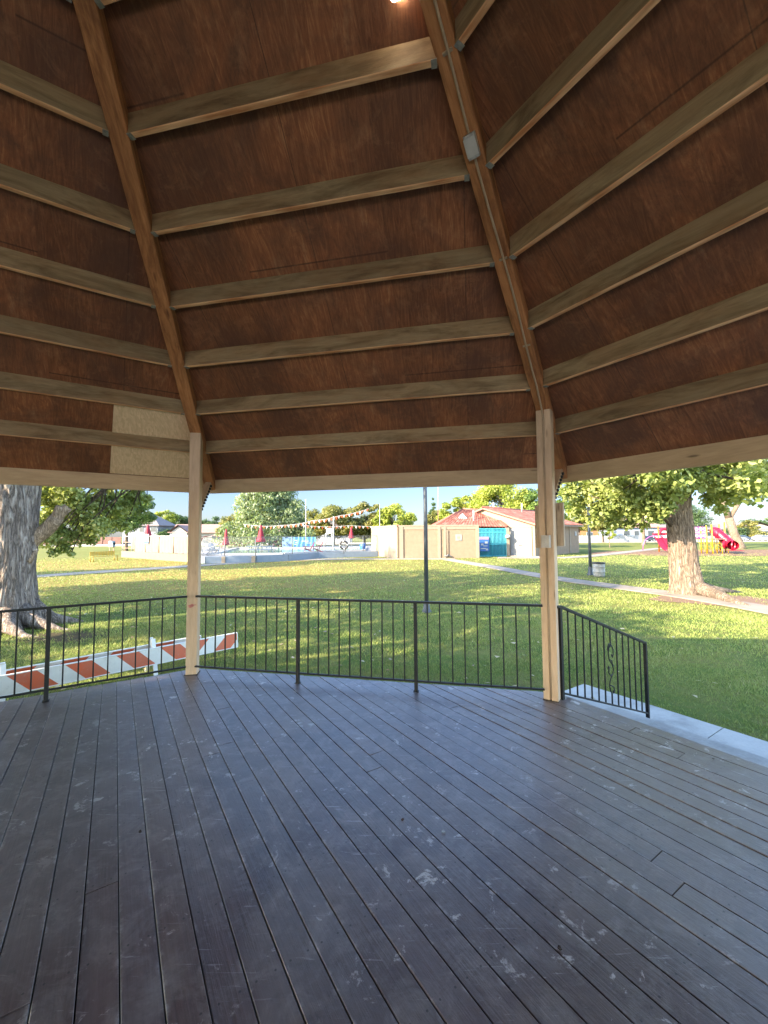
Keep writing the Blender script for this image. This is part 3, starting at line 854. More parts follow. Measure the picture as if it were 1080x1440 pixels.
# flood light, lit, hung beside the hip
lc = At(560, -9, 2.18)
fl = empty('flood_light', lc, 'lit flood light glowing up under the ceiling at the top edge', 'flood light')
em = NT('lamp_glass'); em.out((1, .9, .7), .3)
em.b.inputs['Emission Color'].default_value = (1, .86, .66, 1); em.b.inputs['Emission Strength'].default_value = 17
tl = (corner(0, 1.7, hz(1.7) - .02) - lc).normalized()
b = MB(); b.beam(lc - t0v * .055, lc + t0v * .055, .05, .05, tl, .01); b.build('lens', em.m, fl, w=True)
b = MB(); b.beam(lc - t0v * .065 + Vector((0, 0, .045)), lc + t0v * .065 + Vector((0, 0, .045)), .08, .04, tl, .01); b.build('housing', MAT['galv'], fl, w=True)
b = MB(); b.tube([lc + z_(.05), lc.lerp(corner(0, 1.75, hz(1.75)), .5) + z_(.08), corner(0, 1.75, hz(1.75) + .03)], .012, 8); b.build('arm', MAT['galv'], fl, w=True)

# weathered board fixed to the outer face of the right post
cb = corner(0, RAD + .17)
wb = empty('weathered_board', cb + z_(1.6), 'weathered double board behind the right post', 'board')
for n_, (x0, x1, za, zb) in enumerate(((-.14, -.008, 1.45, 1.88), (.008, .135, 1.47, 1.90))):
    b = MB(); q = cb + t0v * ((x0 + x1) / 2)
    b.beam(q + z_(za), q + z_(zb), x1 - x0, .05, u0, .006); b.build('plank', MAT['weathered'], wb, w=True)

# red paint mark on the left post
pa = corner(-1, RAD - .002)
gm = plain('faded_red_paint', (.42, .15, .13), .7, .3, 40)
b = MB(); rs = random.Random(2); ctr = pa + z_(.79); P = []
for k in range(22):
    a = 2 * math.pi * k / 22; r = 1 + rs.uniform(-.35, .3)
    P.append(ctr + tan_(-1) * (.04 * math.cos(a) * r - .005) + z_(.018 * math.sin(a) * r + .006 * math.cos(a)) - rad(-1) * .0015)
b.poly(P, .001, -rad(-1)); 
left_post = [o for o in kids(gz) if o.name.startswith('post') and 'base' not in o.name][3]
b.build('paint_mark', gm, left_post, w=True, label='faded red graffiti smear')

# ------------------------------------------------------------------ trees
def leaves(name, cl, n_leaf, size, mat, parent, seed, sq=.7, up=.6, droop=0, fold=.25):
    """cl: list of (centre, radius); leaf-sized folded faces around each"""
    rng = np.random.default_rng(seed)
    cs = np.array([c for c, r in cl]); rs_ = np.array([r for c, r in cl])
    wgt = rs_ ** 2; idx = rng.choice(len(cl), n_leaf, p=wgt / wgt.sum())
    d = rng.normal(size=(n_leaf, 3)); d /= np.linalg.norm(d, axis=1)[:, None]
    rad_ = rs_[idx] * rng.random(n_leaf) ** .5
    P = cs[idx] + d * rad_[:, None] * np.array([1, 1, sq])
    P[:, 2] -= droop * (rad_ / rs_[idx]) ** 2 * rs_[idx]
    nrm = d * .6 + np.array([0, 0, up]) + rng.normal(size=(n_leaf, 3)) * .55
    nrm /= np.linalg.norm(nrm, axis=1)[:, None]
    ax = np.cross(nrm, rng.normal(size=(n_leaf, 3))); ax /= np.linalg.norm(ax, axis=1)[:, None]
    if droop: ax = ax + np.array([0, 0, -1.2 * droop]); ax /= np.linalg.norm(ax, axis=1)[:, None]
    bx = np.cross(nrm, ax)
    s = size * (.55 + rng.random(n_leaf) * .8)
    ls, ws = s[:, None], s[:, None] * .42
    base, tip = P - ax * ls * .5, P + ax * ls * .5
    L_ = P + bx * ws + nrm * ls * fold * .3 - ax * ls * .08; Rr = P - bx * ws + nrm * ls * fold * .3 - ax * ls * .08
    V = np.stack([base, Rr, tip, L_], 1).reshape(-1, 3)
    clr = rng.random(len(cl))[idx] * .45 + rng.random(n_leaf) * .55
    return fast_mesh(name, V, 4, np.repeat(clr, 4), mat, parent)

def limb(b, p0, p1, r0, r1, rs, n=7, wob=.06, sag=0):
    p0, p1 = Vector(p0), Vector(p1); L = (p1 - p0).length; path, rad_ = [], []
    ph = [rs.random() * 6.3 for _ in range(3)]
    for i in range(n):
        t = i / (n - 1); p = p0.lerp(p1, t); e = math.sin(t * math.pi)
        p += Vector((math.sin(ph[0] + t * 5), math.sin(ph[1] + t * 4), math.sin(ph[2] + t * 6) * .6)) * wob * L * e
        p.z += sag * math.sin(t * math.pi) * L * .15
        path.append(p); rad_.append(r0 + (r1 - r0) * t ** .8)
    b.tube(path, rad_, 7 if r0 < .1 else 12); return path

def trunk_mesh(b, h, r, top_r, lean, rs, flare=.6, n=24, m=30, roots=6, lobes=.10, root_dir=None, ridge=0):
    """a flared, lobed trunk surface"""
    ph = [rs.random() * 6.3 for _ in range(4)]
    vs, fs = [], []
    for j in range(m + 1):
        t = j / m; z = h * t ** 1.25
        rr = r + (top_r - r) * t
        fl_ = flare * math.exp(-z / (r * .9))
        for k in range(n):
            a = 2 * math.pi * k / n
            lob = 1 + lobes * (math.sin(2 * a + ph[0] + z * .3) * .6 + math.sin(3 * a + ph[1] - z * .4) * .5)
            rt_ = fl_ * (1 + .8 * math.sin(roots * a + ph[2]) + .4 * math.sin((roots - 2) * a + ph[3]))
            if root_dir is not None:
                rt_ += 2.6 * fl_ * max(0, math.cos(a - root_dir)) ** 10
            q = rr * lob + r * max(rt_, -.1)
            nv = noise.noise(Vector((math.cos(a) * 2, math.sin(a) * 2, z * 1.2))) * .06 * r
            q += nv
            if ridge:
                for fr, am in ((7, 1), (15, .5)):
                    nn_ = noise.noise(Vector((math.cos(a) * fr * r, math.sin(a) * fr * r, z * fr * .13 + fr)) + noise.noise_vector(Vector((math.cos(a) * 3, math.sin(a) * 3, z))) * .5)
                    q += ridge * am * (min(abs(nn_) * 4, 1) - .5)
            vs.append((math.cos(a) * q + lean[0] * t, math.sin(a) * q + lean[1] * t, z - .05))
    for j in range(m):
        for k in range(n):
            k2 = (k + 1) % n
            fs.append([j * n + k, j * n + k2, (j + 1) * n + k2, (j + 1) * n + k])
    b.add(vs, fs, None, True)

def tree(name, label, loc, h, r, crown, nclump, nleaf, lsize, leaf, barkm, seed, group=None, trunk_h=None, droop=0, csize=None, shape='round', n=12, sq=.7, extra=None):
    """crown = (cx, cy, cz, rx, ry, rz) relative to the tree foot"""
    rs = random.Random(seed); root = empty(name, (loc[0], loc[1], GZ), label, 'tree', group)
    cx, cy, cz, rx, ry, rz = crown; th = trunk_h or (cz - rz * .5)
    b = MB(); trunk_mesh(b, th, r, r * .62, (cx * .4, cy * .4), rs, .35, n, 14, 5, .08)
    top = Vector((cx * .4, cy * .4, th - .1)); cl = []
    cs = csize or (rx + ry + rz) / 3 * (.33 if nclump < 50 else .27)
    # leader
    limb(b, top - Vector((0, 0, .1)), (cx, cy, cz + rz * .5), r * .6, r * .12, rs)
    for k in range(nclump):
        for _ in range(50):
            d = Vector((rs.gauss(0, 1), rs.gauss(0, 1), rs.gauss(0, 1))).normalized()
            q = rs.uniform(.45, 1.0) ** .6
            if shape == 'cone':
                hh = rs.random() ** 1.4; q = (1 - hh) * rs.uniform(.4, 1)
                a = rs.random() * 6.283; p = Vector((math.cos(a) * q, math.sin(a) * q, hh * 2 - 1)); break
            p = d * q
            if p.z > -.75: break
        jit = rs.uniform(.86, 1.1)
        P = Vector((cx + p.x * rx * jit, cy + p.y * ry * jit, cz + p.z * rz * jit))
        cl.append((tuple(P), cs * rs.uniform(.55, 1.25)))
        if k % 2 == 0:
            s0 = top if rs.random() < .6 else top.lerp(Vector((cx, cy, cz + rz * .3)), rs.uniform(.2, .8))
            limb(b, s0, P, r * rs.uniform(.2, .38), r * .04, rs, 6)
    if extra: cl += extra
    b.build('trunk', MAT[barkm], root)
    leaves('crown', cl, nleaf, lsize, LF[leaf], root, seed, sq, droop=droop)
    return root

# big furrowed trunk at the left edge
rs = random.Random(11)
lt = G(18, 886); LT = Vector((lt.x - .66, lt.y + .35, GZ))
big = empty('shade_tree', LT, 'huge grey furrowed double trunk tree at the left edge behind the barricade', 'tree')
b = MB(); trunk_mesh(b, 6.2, .62, .62, (.15, .1), rs, .42, 220, 170, 7, .07, ridge=.035)
vb = MB(); trunk_mesh(vb, 6.4, .40, .36, (.16, .3), rs, .25, 160, 170, 5, .06, ridge=.03)
b.add([(x + .20, y - .25, z) for x, y, z in vb.v], vb.f, None, True)
for (x0, y0), pth in (((.35, -.3), [(.9, -.75, .16), (1.5, -1.0, .0), (2.1, -1.05, -.08)]), ((.45, -.1), [(1.1, -.2, .15), (1.8, -.35, -.02), (2.5, -.3, -.09)]), ((.1, -.5), [(.3, -1.1, .15), (.75, -1.6, .02), (1.1, -1.9, -.05)]), ((.5, .2), [(1.0, .4, .12), (1.7, .5, -.02)])):
    b.tube([(x0, y0, .45)] + pth, [.30, .15, .075, .03][:len(pth) + 1], 12)
tk = b.build('trunk', MAT['bark_big'], big)
lmb = MB()
lp0, lp1 = At(34, 772, LT.y + .15) - LT, At(80, 728, LT.y + .35) - LT
limb(lmb, lp0, lp1, .21, .16, rs, 8, .03)
limb(lmb, lp1 - (lp1 - lp0) * .12, At(96, 713, LT.y + .5) - LT, .15, .115, rs, 5, .05)
limb(lmb, lp1 - (lp1 - lp0) * .2, At(84, 712, LT.y + .3) - LT, .10, .085, rs, 5, .02)
limb(lmb, At(38, 790, LT.y) - LT, At(52, 772, LT.y + .2) - LT, .10, .05, rs, 5, .05)
lmb.build('cut_limb', bark('sunlit_limb_bark', (.36, .25, .16), (.60, .45, .31), 1.6, .5), big)  # sunlit tan put into the limb's bark colour
bm2 = MB(); cl = []
for k in range(120):
    a = rs.random() * 6.283; q = rs.uniform(.2, 1) ** .6; zz = rs.uniform(-1, 1)
    q2 = q * math.sqrt(max(.05, 1 - zz * zz * .8))
    P = Vector((-.6 + math.cos(a) * 6.6 * q2, .3 + math.sin(a) * 6.4 * q2, 9.2 + zz * 4.4))
    cl.append((tuple(P), rs.uniform(.8, 1.5)))
    if k % 3 == 0: limb(bm2, (.2, .1, 5.6), P, rs.uniform(.12, .24), .03, rs, 6)
# the hanging spray seen under the eave
hang = []
for (px, py, Y, r_) in ((75, 695, 12.5, .75), (100, 700, 12.5, .8), (125, 705, 13, .75), (150, 705, 13.5, .7), (170, 712, 14, .6), (185, 700, 14, .5),
                        (70, 725, 12.5, .6), (110, 728, 13, .75), (135, 735, 13, .7), (155, 730, 14, .6), (175, 738, 14.3, .38), (65, 755, 12.3, .5), (85, 748, 12.6, .55),
                        (110, 752, 13, .5), (130, 757, 13.3, .32), (90, 768, 12.8, .34), (200, 716, 14.2, .35), (100, 778, 12.8, .2), (75, 775, 12.4, .25), (60, 690, 12, .7),
                        (190, 690, 14, .5), (207, 700, 14.5, .35), (60, 735, 12.3, .5), (145, 690, 13.5, .7), (95, 690, 12, .7)):
    P = At(px, py, Y) - LT; hang.append((tuple(P), r_ * .66)); limb(bm2, (2.2, 2.4, 5.2), P, .05, .012, rs, 6, .08)
limb(bm2, (.3, .2, 4.9), (2.2, 2.4, 5.2), .2, .07, rs, 6)
bm2.build('branches', MAT['bark_dark'], big)
leaves('crown', cl, 17000, .26, LF['park'], big, 21)
leaves('hanging_foliage', hang, 10500, .105, LF['park'], big, 22, .85, .4, .35)

# right mulberry with exposed roots
rs = random.Random(5)
q = G(966, 838); RT = Vector((q.x + .26, q.y + .35, GZ))
rtree = empty('mulberry_tree', RT, 'broad-leaved tree with sun-dappled tan trunk and long exposed root', 'tree')
b = MB(); trunk_mesh(b, 3.5, .46, .39, (-.14, .1), rs, .20, 150, 110, 5, .09, root_dir=R_(-18), ridge=.022)
# long root running to the right
g = [G(985, 838) - RT, G(1010, 843) - RT, G(1035, 849.5) - RT, G(1062, 855) - RT]
b.tube([(0.1, -.1, .35), (g[0].x, g[0].y + .12, .26), (g[1].x, g[1].y, .14), (g[2].x, g[2].y, .05), (g[3].x, g[3].y, -.03)], [.35, .27, .19, .11, .04], 14)
b.tube([(-.1, -.2, .25), (.45, -.75, .1), (.9, -1.0, -.02)], [.22, .13, .04], 10)
b.tube([(.3, 0, .3), (1.2, .25, .12), (2.3, .3, -.02)], [.25, .15, .05], 10)
b.build('trunk', MAT['bark_tan'], rtree)
b = MB(); cl = []
tops = [Vector((-.15, .1, 3.3))]
limb(b, (-.05, .1, 3.1), (-1.6, -.3, 5.4), .30, .18, rs, 7, .05)
limb(b, (.02, .1, 3.0), (1.2, .6, 5.8), .30, .18, rs, 7, .05)
limb(b, (.12, .25, 2.1), (.62, .5, 4.6), .17, .14, rs, 7, .03)
limb(b, (-.1, .1, 3.2), (-.2, 1.6, 6.2), .24, .13, rs, 7, .05)
limb(b, (-.25, .0, 2.3), (-1.3, -.2, 3.3), .13, .07, rs, 7, .05)
limb(b, (-1.3, -.2, 3.3), (-3.6, -.6, 3.5), .07, .02, rs, 7, .06)
for k in range(105):
    a = rs.random() * 6.283; q = rs.uniform(.25, 1) ** .6; zz = rs.uniform(-1, 1)
    q2 = q * math.sqrt(max(.05, 1 - zz * zz * .75))
    P = Vector((math.cos(a) * 5.2 * q2, .2 + math.sin(a) * 4.8 * q2, 6.6 + zz * 2.9))
    cl.append((tuple(P), rs.uniform(.6, 1.15)))
    if k % 3 == 0: limb(b, (rs.uniform(-1, 1), rs.uniform(0, 1), 5.2), P, rs.uniform(.07, .14), .02, rs, 6)
low = []
for (px, py, dY, r_) in ((800, 690, 0, .55), (815, 705, .5, .6), (830, 690, 0, .7), (845, 712, 0, .55), (860, 695, -.6, .7), (875, 715, 0, .6), (890, 700, -.8, .75), (905, 718, -.8, .55),
                         (920, 700, -1.2, .7), (925, 722, -1, .45), (940, 690, -1.4, .7), (955, 680, -1.6, .6), (975, 668, -1.5, .5), (1000, 672, -1.2, .65), (1020, 690, 0, .7), (1045, 672, 0, .7), (1075, 660, 0, .9),
                         (1060, 685, .8, .5), (1000, 700, 1.6, .6), (1015, 715, 2, .4), (835, 728, .6, .45), (860, 732, .5, .45), (885, 735, .2, .38), (905, 738, 0, .3), (812, 722, .8, .38), (1090, 690, 0, .6),
                         (795, 672, 0, .4), (870, 675, 0, .7), (900, 680, 0, .6), (1000, 650, 0, .8), (1040, 650, 0, .8), (960, 655, -1.2, .7), (940, 712, -1.5, .38)):
    P = At(px, py, RT.y + dY) - RT; low.append((tuple(P), r_ * .74)); limb(b, (P.x * .45, P.y * .5, max(4.4, P.z + .6)), P, .04, .012, rs, 5, .08)
b.build('branches', MAT['bark_dark'], rtree)
leaves('crown', cl, 15000, .21, LF['park'], rtree, 31)
dap = [((-3.0 + rs.uniform(-.9, .9), -1.9 + rs.uniform(-1.2, 1.2), rs.uniform(3.6, 5.0)), rs.uniform(.35, .6)) for _ in range(16)]
leaves('outer_foliage', dap, 2600, .16, LF['park'], rtree, 33)
leaves('low_foliage', low, 10500, .135, LF['park'], rtree, 32, .8, .45, .3)

def gtree(name, label, px, Y, topy, halfw, leaf, barkm='bark_dark', seed=0, n=7000, ls=.34, low=.35, droop=0, nc=36, group=None, shape='round', depth=None, r=.22, sq=.7, boty=None):
    """background tree from its pixel column, distance, top row and half width"""
    p = At(px, topy, Y); H = p.z - GZ; rx = halfw / FPX * Y
    base = (At(px, 760, Y).x, Y)
    z0 = H * low; cz = (z0 + H) / 2; rz = (H - z0) / 2
    return tree(name, label, base, H, r, (0, 0, cz, rx, depth or rx, rz), int(nc * 1.7), int(n * 1.9), ls * .70, LF and leaf, barkm, seed, group, droop=droop, shape=shape, sq=sq)

BT = 'trees beyond the pool and street'
# conifer-like weeping tree behind the pool
gtree('weeping_tree', 'large grey-green drooping tree behind the closed red pool umbrellas', 380, 58, 640, 72, 'grey', seed=41, n=19000, ls=.42, low=.2, droop=1.1, nc=75, shape='cone', depth=5.5, r=.3, sq=1.15)
gtree('background_tree', 'yellow-green tree immediately right of the drooping pool tree', 470, 78, 712, 36, 'olive', seed=42, group=BT, low=.15, n=10000, ls=.42)
gtree('background_tree', 'tall olive tree behind the bunting, highest in its row', 513, 80, 706, 30, 'olive', seed=43, group=BT, low=.12, n=11000, ls=.42)
gtree('background_tree', 'round yellow-green tree above the left end of the tan wall', 556, 76, 708, 30, 'bright', seed=44, group=BT, low=.12, n=10000, ls=.42)
gtree('background_tree', 'pale green tree over the pool flags left of the tallest olive tree', 430, 84, 716, 24, 'olive', seed=45, group=BT, low=.12, n=6000, ls=.42)
gtree('background_tree', 'bright green tree behind the left slope of the red tiled roof', 648, 66, 699, 34, 'bright', seed=46, group=BT, low=.2, n=10000, ls=.38)
gtree('background_tree', 'biggest bright green tree rising behind the red tiled roof', 705, 64, 672, 46, 'bright', seed=47, group=BT, low=.2, n=17000, ls=.38, nc=60)
gtree('background_tree', 'green tree behind the right post and gable roof', 765, 60, 680, 36, 'mulberry', seed=48, group=BT, low=.2, n=10000, ls=.34)
gtree('background_tree', 'low dark tree left of the tall thin pole', 612, 85, 716, 14, 'olive', seed=49, group=BT, low=.1, n=4000, ls=.4)
gtree('background_tree', 'narrow pointed cypress beside the tall thin pole', 609, 95, 702, 3.5, 'deep', seed=50, group=BT, low=.1, n=2500, ls=.4, nc=14)
gtree('street_tree', 'bright leafy tree above the grey hip roofed house', 178, 60, 688, 34, 'mulberry', seed=51, group=BT, low=.3, n=11000, ls=.34)
gtree('background_tree', 'yellow topped tree between the grey house and the gabled house', 232, 125, 717, 17, 'bright', seed=52, group=BT, low=.1, n=5000, ls=.55)
gtree('background_tree', 'dark rounded tree behind the gabled house', 252, 130, 724, 18, 'deep', seed=53, group=BT, low=.05, n=5000, ls=.55)
gtree('background_tree', 'dark tree right of the left post behind long roofs', 297, 135, 729, 20, 'deep', seed=54, group=BT, low=.05, n=5000, ls=.55)
gtree('background_tree', 'mid green tree behind the drooping tree on its left', 330, 110, 722, 22, 'olive', seed=55, group=BT, low=.05, n=5000, ls=.5)
gtree('background_tree', 'shady tree over the brick fence at far left', 110, 125, 705, 50, 'deep', seed=56, group=BT, low=.1, n=9000, ls=.55)
gtree('background_tree', 'dark tree far behind the brick fence beside the huge trunk', 62, 125, 712, 30, 'deep', seed=57, group=BT, low=.1, n=6000, ls=.55)
# right side
gtree('park_tree', 'pale trunked park tree behind the red climber left of the mulberry', 905, 74, 697, 42, 'mulberry', 'bark_pale', seed=61, low=.42, n=12000, ls=.34, r=.33)
gtree('background_tree', 'tree behind the white fence just right of the far lamp post', 848, 92, 712, 30, 'olive', seed=62, group=BT, low=.3, n=8000, ls=.45)
gtree('background_tree', 'yellow-green tree right of the building end wall', 815, 100, 706, 26, 'bright', seed=63, group=BT, low=.2, n=7000, ls=.45)
gtree('background_tree', 'dark tree behind the blue-grey house roof', 950, 128, 706, 38, 'deep', seed=64, group=BT, low=.1, n=8000, ls=.5)
gtree('background_tree', 'far hazy tree behind the long low house at right', 1072, 130, 728, 30, 'deep', seed=65, group=BT, low=.05, n=6000, ls=.55)
gtree('background_tree', 'small yellowish tree right of the forked pale trunk', 1052, 112, 731, 12, 'olive', seed=66, group=BT, low=.25, n=3500, ls=.4)
gtree('sapling', 'thin young sapling on the grass right of the trash can', 857, 62, 745, 9, 'bright', 'bark_pale', seed=67, low=.45, n=900, ls=.22, nc=8, r=.07)
# forked pale trunk tree behind the slide
ft = G(1040, 771.5); FT = Vector((ft.x, ft.y, GZ)); rs = random.Random(77)
ftree = empty('park_tree', FT, 'forked tree with smooth pale trunk directly behind the tube slide', 'tree')
b = MB(); k1 = At(1025, 728, FT.y) - FT
b.tube([(0, 0, -.1), (0, 0, .5), (k1.x * .55, 0, k1.z * .5), (k1.x, 0, k1.z)], [.75, .55, .5, .46], 16)
e1, e2, e3 = At(1012, 690, FT.y) - FT, At(1051, 683, FT.y + 1) - FT, At(1018, 660, FT.y) - FT
b.tube([k1 - Vector((0, 0, .2)), k1.lerp(e1, .5) + Vector((-.1, 0, 0)), e1], [.4, .34, .28], 12)
b.tube([e1, e3], [.28, .2], 10)
b.tube([k1 - Vector((0, 0, .2)), k1.lerp(e2, .5) + Vector((.15, 0, -.1)), e2], [.3, .26, .2], 12)
b.tube([e1 - Vector((0, 0, .3)), At(998, 672, FT.y) - FT], [.2, .12], 10)
b.build('trunk', MAT['bark_pale'], ftree)
cl = []
for k in range(50):
    a = rs.random() * 6.283; q = rs.uniform(.2, 1) ** .6; zz = rs.uniform(-.9, 1); q2 = q * math.sqrt(max(.05, 1 - zz * zz * .75))
    cl.append(((e3.x + math.cos(a) * 7.5 * q2, math.sin(a) * 6 * q2, e3.z + 1.2 + zz * 3.2), rs.uniform(.8, 1.5)))
leaves('crown', cl, 13000, .34, LF['mulberry'], ftree, 78)

# shrubs at right and left
def bush(label, px, Y, topy, halfw, leaf, seed, n=2500, group='shrubs by the street'):
    rs = random.Random(seed); p = At(px, topy, Y); H = p.z - GZ; rx = halfw / FPX * Y
    root = empty('shrub', (At(px, 760, Y).x, Y, GZ), label, 'shrub', group)
    b = MB()
    cl = []
    for k in range(12):
        P = (rs.uniform(-.8, .8) * rx, rs.uniform(-.7, .7), H * rs.uniform(.3, .8)); cl.append((P, rs.uniform(.3, .55) * H))
        limb(b, (P[0] * .3, P[1] * .3, 0), P, .04, .015, rs, 4)
    b.build('stems', MAT['bark_dark'], root); leaves('foliage', cl, n, .3, LF[leaf], root, seed)
bush('dark hedge-like shrub left of the white car', 1040, 108, 742, 16, 'deep', 81, 5000)
bush('lighter green shrub above the white car', 1066, 108, 745, 12, 'olive', 82, 3500)
bush('dark shrub right of the grey hip roofed house', 234, 113, 741, 10, 'deep', 83, 2500)

# shade trees outside the frame to the left that cast the long shadows
for k, (x, y, H, r_, sd_, lab) in enumerate(((-13.6, 0.6, 10.6, 5.0, 97, 'leafy shade tree beside the gazebo on the left'), (-13.0, -7.8, 12.0, 5.2, 91, 'leafy shade tree behind the gazebo to the left'), (-23.5, 8.0, 13.5, 4.2, 93, 'tall shade tree beyond the left tree, outside the view'), (-36.5, 15.0, 21.0, 3.0, 98, 'very tall tree far out on the left lawn, outside the view'))):
    tree('shade_tree', lab, (x, y), H, .4, (0, 0, H * .56, r_, r_, H * .42), 60, 8500 if x < -20 else (7500 if y > -2 else 14000), .38, 'mulberry', 'bark_dark', sd_, 'shade trees left of the gazebo')


grass()

# ------------------------------------------------------------------ barricade
def stripemat(u0, name='barricade_stripes'):
    n = NT(name); uv = n.sep(n.coord('UV'))
    sg = n.math('SIGN', n.math('SUBTRACT', uv[0], u0))
    k = n.math('DIVIDE', n.math('ADD', uv[0], n.math('MULTIPLY', n.math('MULTIPLY', uv[1], -1.0), sg)), .61)
    f = n.math('GREATER_THAN', n.math('FRACT', k), .5)
    fade = n.noise(n.coord('World'), 3.5, 5, .65); gr = n.noise(n.coord('World'), 30, 4, .7)
    org = n.ramp(fade, [(.35, (.62, .10, .025)), (.6, (.50, .115, .05))])
    wh = n.ramp(fade, [(.3, (.62, .58, .50)), (.7, (.74, .71, .64))])
    c = n.mix(f, wh, org)
    c = n.mix(n.ramp(gr, [(.58, 0), (.75, .35)]), c, (.35, .30, .25))
    return n.out(c, .45, .5)
def barricade():
    L0, L1 = G(2, 1001), G(217, 951.5)
    d = (L1 - L0).normalized(); nrm = Vector((d.y, -d.x, 0))      # towards the gazebo
    root = empty('barricade', (L1.x, L1.y, GZ), 'orange and white striped barricade on the grass outside the left railing', 'barricade')
    wp = plain('white_barricade_plastic', (.72, .70, .65), .5, .08, 9)
    S0, S1 = L0 - d * 1.25, L1 + d * 1.38
    for sg, off, nm in ((1, 0, 'board'), (-1, -.30, 'board')):
        tilt = .14 * sg
        z0, z1 = GZ + .17, GZ + .46
        q0 = S0 + nrm * off; q1 = S1 + nrm * off
        if sg < 0: q0, q1 = S0 + nrm * off + d * .15, S1 + nrm * off - d * .55
        upd = (Vector((0, 0, 1)) - nrm * tilt).normalized(); face = nrm
        L = (q1 - q0).length; b = MB()
        A, B_, Cc, D = q0 + upd * 0 + z_(.20) , q1 + z_(.20), q1 + z_(.20) + upd * .25, q0 + z_(.20) + upd * .25
        A, B_, Cc, D = [p + nrm * .03 * sg for p in (A, B_, Cc, D)]
        t_ = nrm * -.022 * sg
        uvf = [(0, 0), (L, 0), (L, .25), (0, .25)]
        P = [A, B_, Cc, D, A + t_, B_ + t_, Cc + t_, D + t_]
        fs = [[0, 1, 2, 3], [5, 4, 7, 6]]
        if sg < 0: fs = [f[::-1] for f in fs]
        uvs = [[uvf[k % 4] for k in f] for f in fs]
        b.add(P, fs, uvs)
        bo = b.build(nm, stripemat(3.62 if sg > 0 else -5), root, w=True)
        e = MB()
        for a, c in (((0, 1), 0), ((2, 3), 0)):
            p, q = P[a[0]].lerp(P[a[0] + 4], .5), P[a[1]].lerp(P[a[1] + 4], .5)
            e.beam(p, q, .03, .016, (0, 0, 1), .003)
        for a, c in ((0, 3), (1, 2)):
            e.beam(P[a].lerp(P[a + 4], .5), P[c].lerp(P[c + 4], .5), .03, .016, d, .003)
        e.build('edge_trim', wp, bo, w=True)
        for Lp in (L0, L1):
            f0 = Lp + nrm * (off + .02 * -sg) ; f1 = f0 + upd * .58
            f0 = f0 + nrm * .10 * sg
            b = MB(); b.beam(f0, f1, .06, .028, nrm, .004); b.build('leg', wp, root, w=True)
barricade()

# ------------------------------------------------------------------ pool
PZ = -.13
stucco = plain('tan_stucco', (.19, .135, .088), .9, .10, 3, bump=.5)
stucco2 = plain('light_tan_stucco', (.225, .175, .12), .9, .08, 3, bump=.5)
stuccof = plain('tan_trim', (.20, .155, .11), .85, .06, 4)
whitep = plain('white_paint', (.30, .295, .285), .5, .05, 5)
bluew = plain('pale_blue_wall', (.16, .19, .225), .8, .08, 3)
redc = plain('red_canvas', (.24, .008, .02), .7, .15, 4)
maroon = plain('maroon_plastic', (.11, .012, .03), .5, .1, 4)
fencem = plain('fence_post_grey', (.10, .10, .10), .5, .1, 6, .4)
F = [G(172, 783.6), G(266, 790.8), G(290, 792.6), G(360, 791), G(405, 789), G(447, 785.3), G(528, 782.5)]
F[6] = Vector((F[5].x + 5.6, F[5].y + 2.4, GZ))
back = [(3.0, 41.5), (3.0, 64), (-34, 64), (-27.9, 44.4)]
sheet('pool_deck', [(p.x, p.y) for p in F] + back, PZ, MAT['pooldeck'], th=.6)
wn = NT('pool_water'); wn.out((.045, .17, .17), .06, .5)
wn.bump(wn.noise(wn.coord('World'), 2.2, 3), .25, .05)
PW_ = [(-15.2, 36.0), (-9.0, 36.6), (-5.6, 41.2), (-2.2, 42.8), (-2.4, 53), (-19, 53)]
sheet('water', PW_, PZ + .012, wn.m)
def loop_beam(name, P, w_, h_, z, mat, label, cat, closed=True):
    b = MB(); n = len(P)
    for k in range(n if closed else n - 1):
        b.beam((*P[k], z), (*P[(k + 1) % n], z), w_, h_, (0, 0, 1), .01)
    o = b.build(name, mat); return tag(o, label, cat)
loop_beam('pool_coping', PW_, .45, .14, PZ + .08, whitep, 'white raised rim around the pool water', 'pool rim')
# low retaining wall in front
rw = empty('retaining_wall', F[3], 'low pale blue wall under the chain fence in front of the pool', 'wall')
for a, c in zip(F[1:-1], F[2:]):
    b = MB(); b.beam((a.x, a.y, (GZ + PZ) / 2 + .03), (c.x, c.y, (GZ + PZ) / 2 + .03), .2, PZ - GZ + .06, (0, 0, 1), .01); b.build('wall_segment', bluew, rw, w=True)
for q in (G(315, 792), G(357, 791.2)):
    b = MB(); b.beam((q.x, q.y - .12, GZ), (q.x, q.y - .12, PZ + .04), .3, .1, (0, 1, 0), .01); b.build('pier', stucco2, rw, w=True)
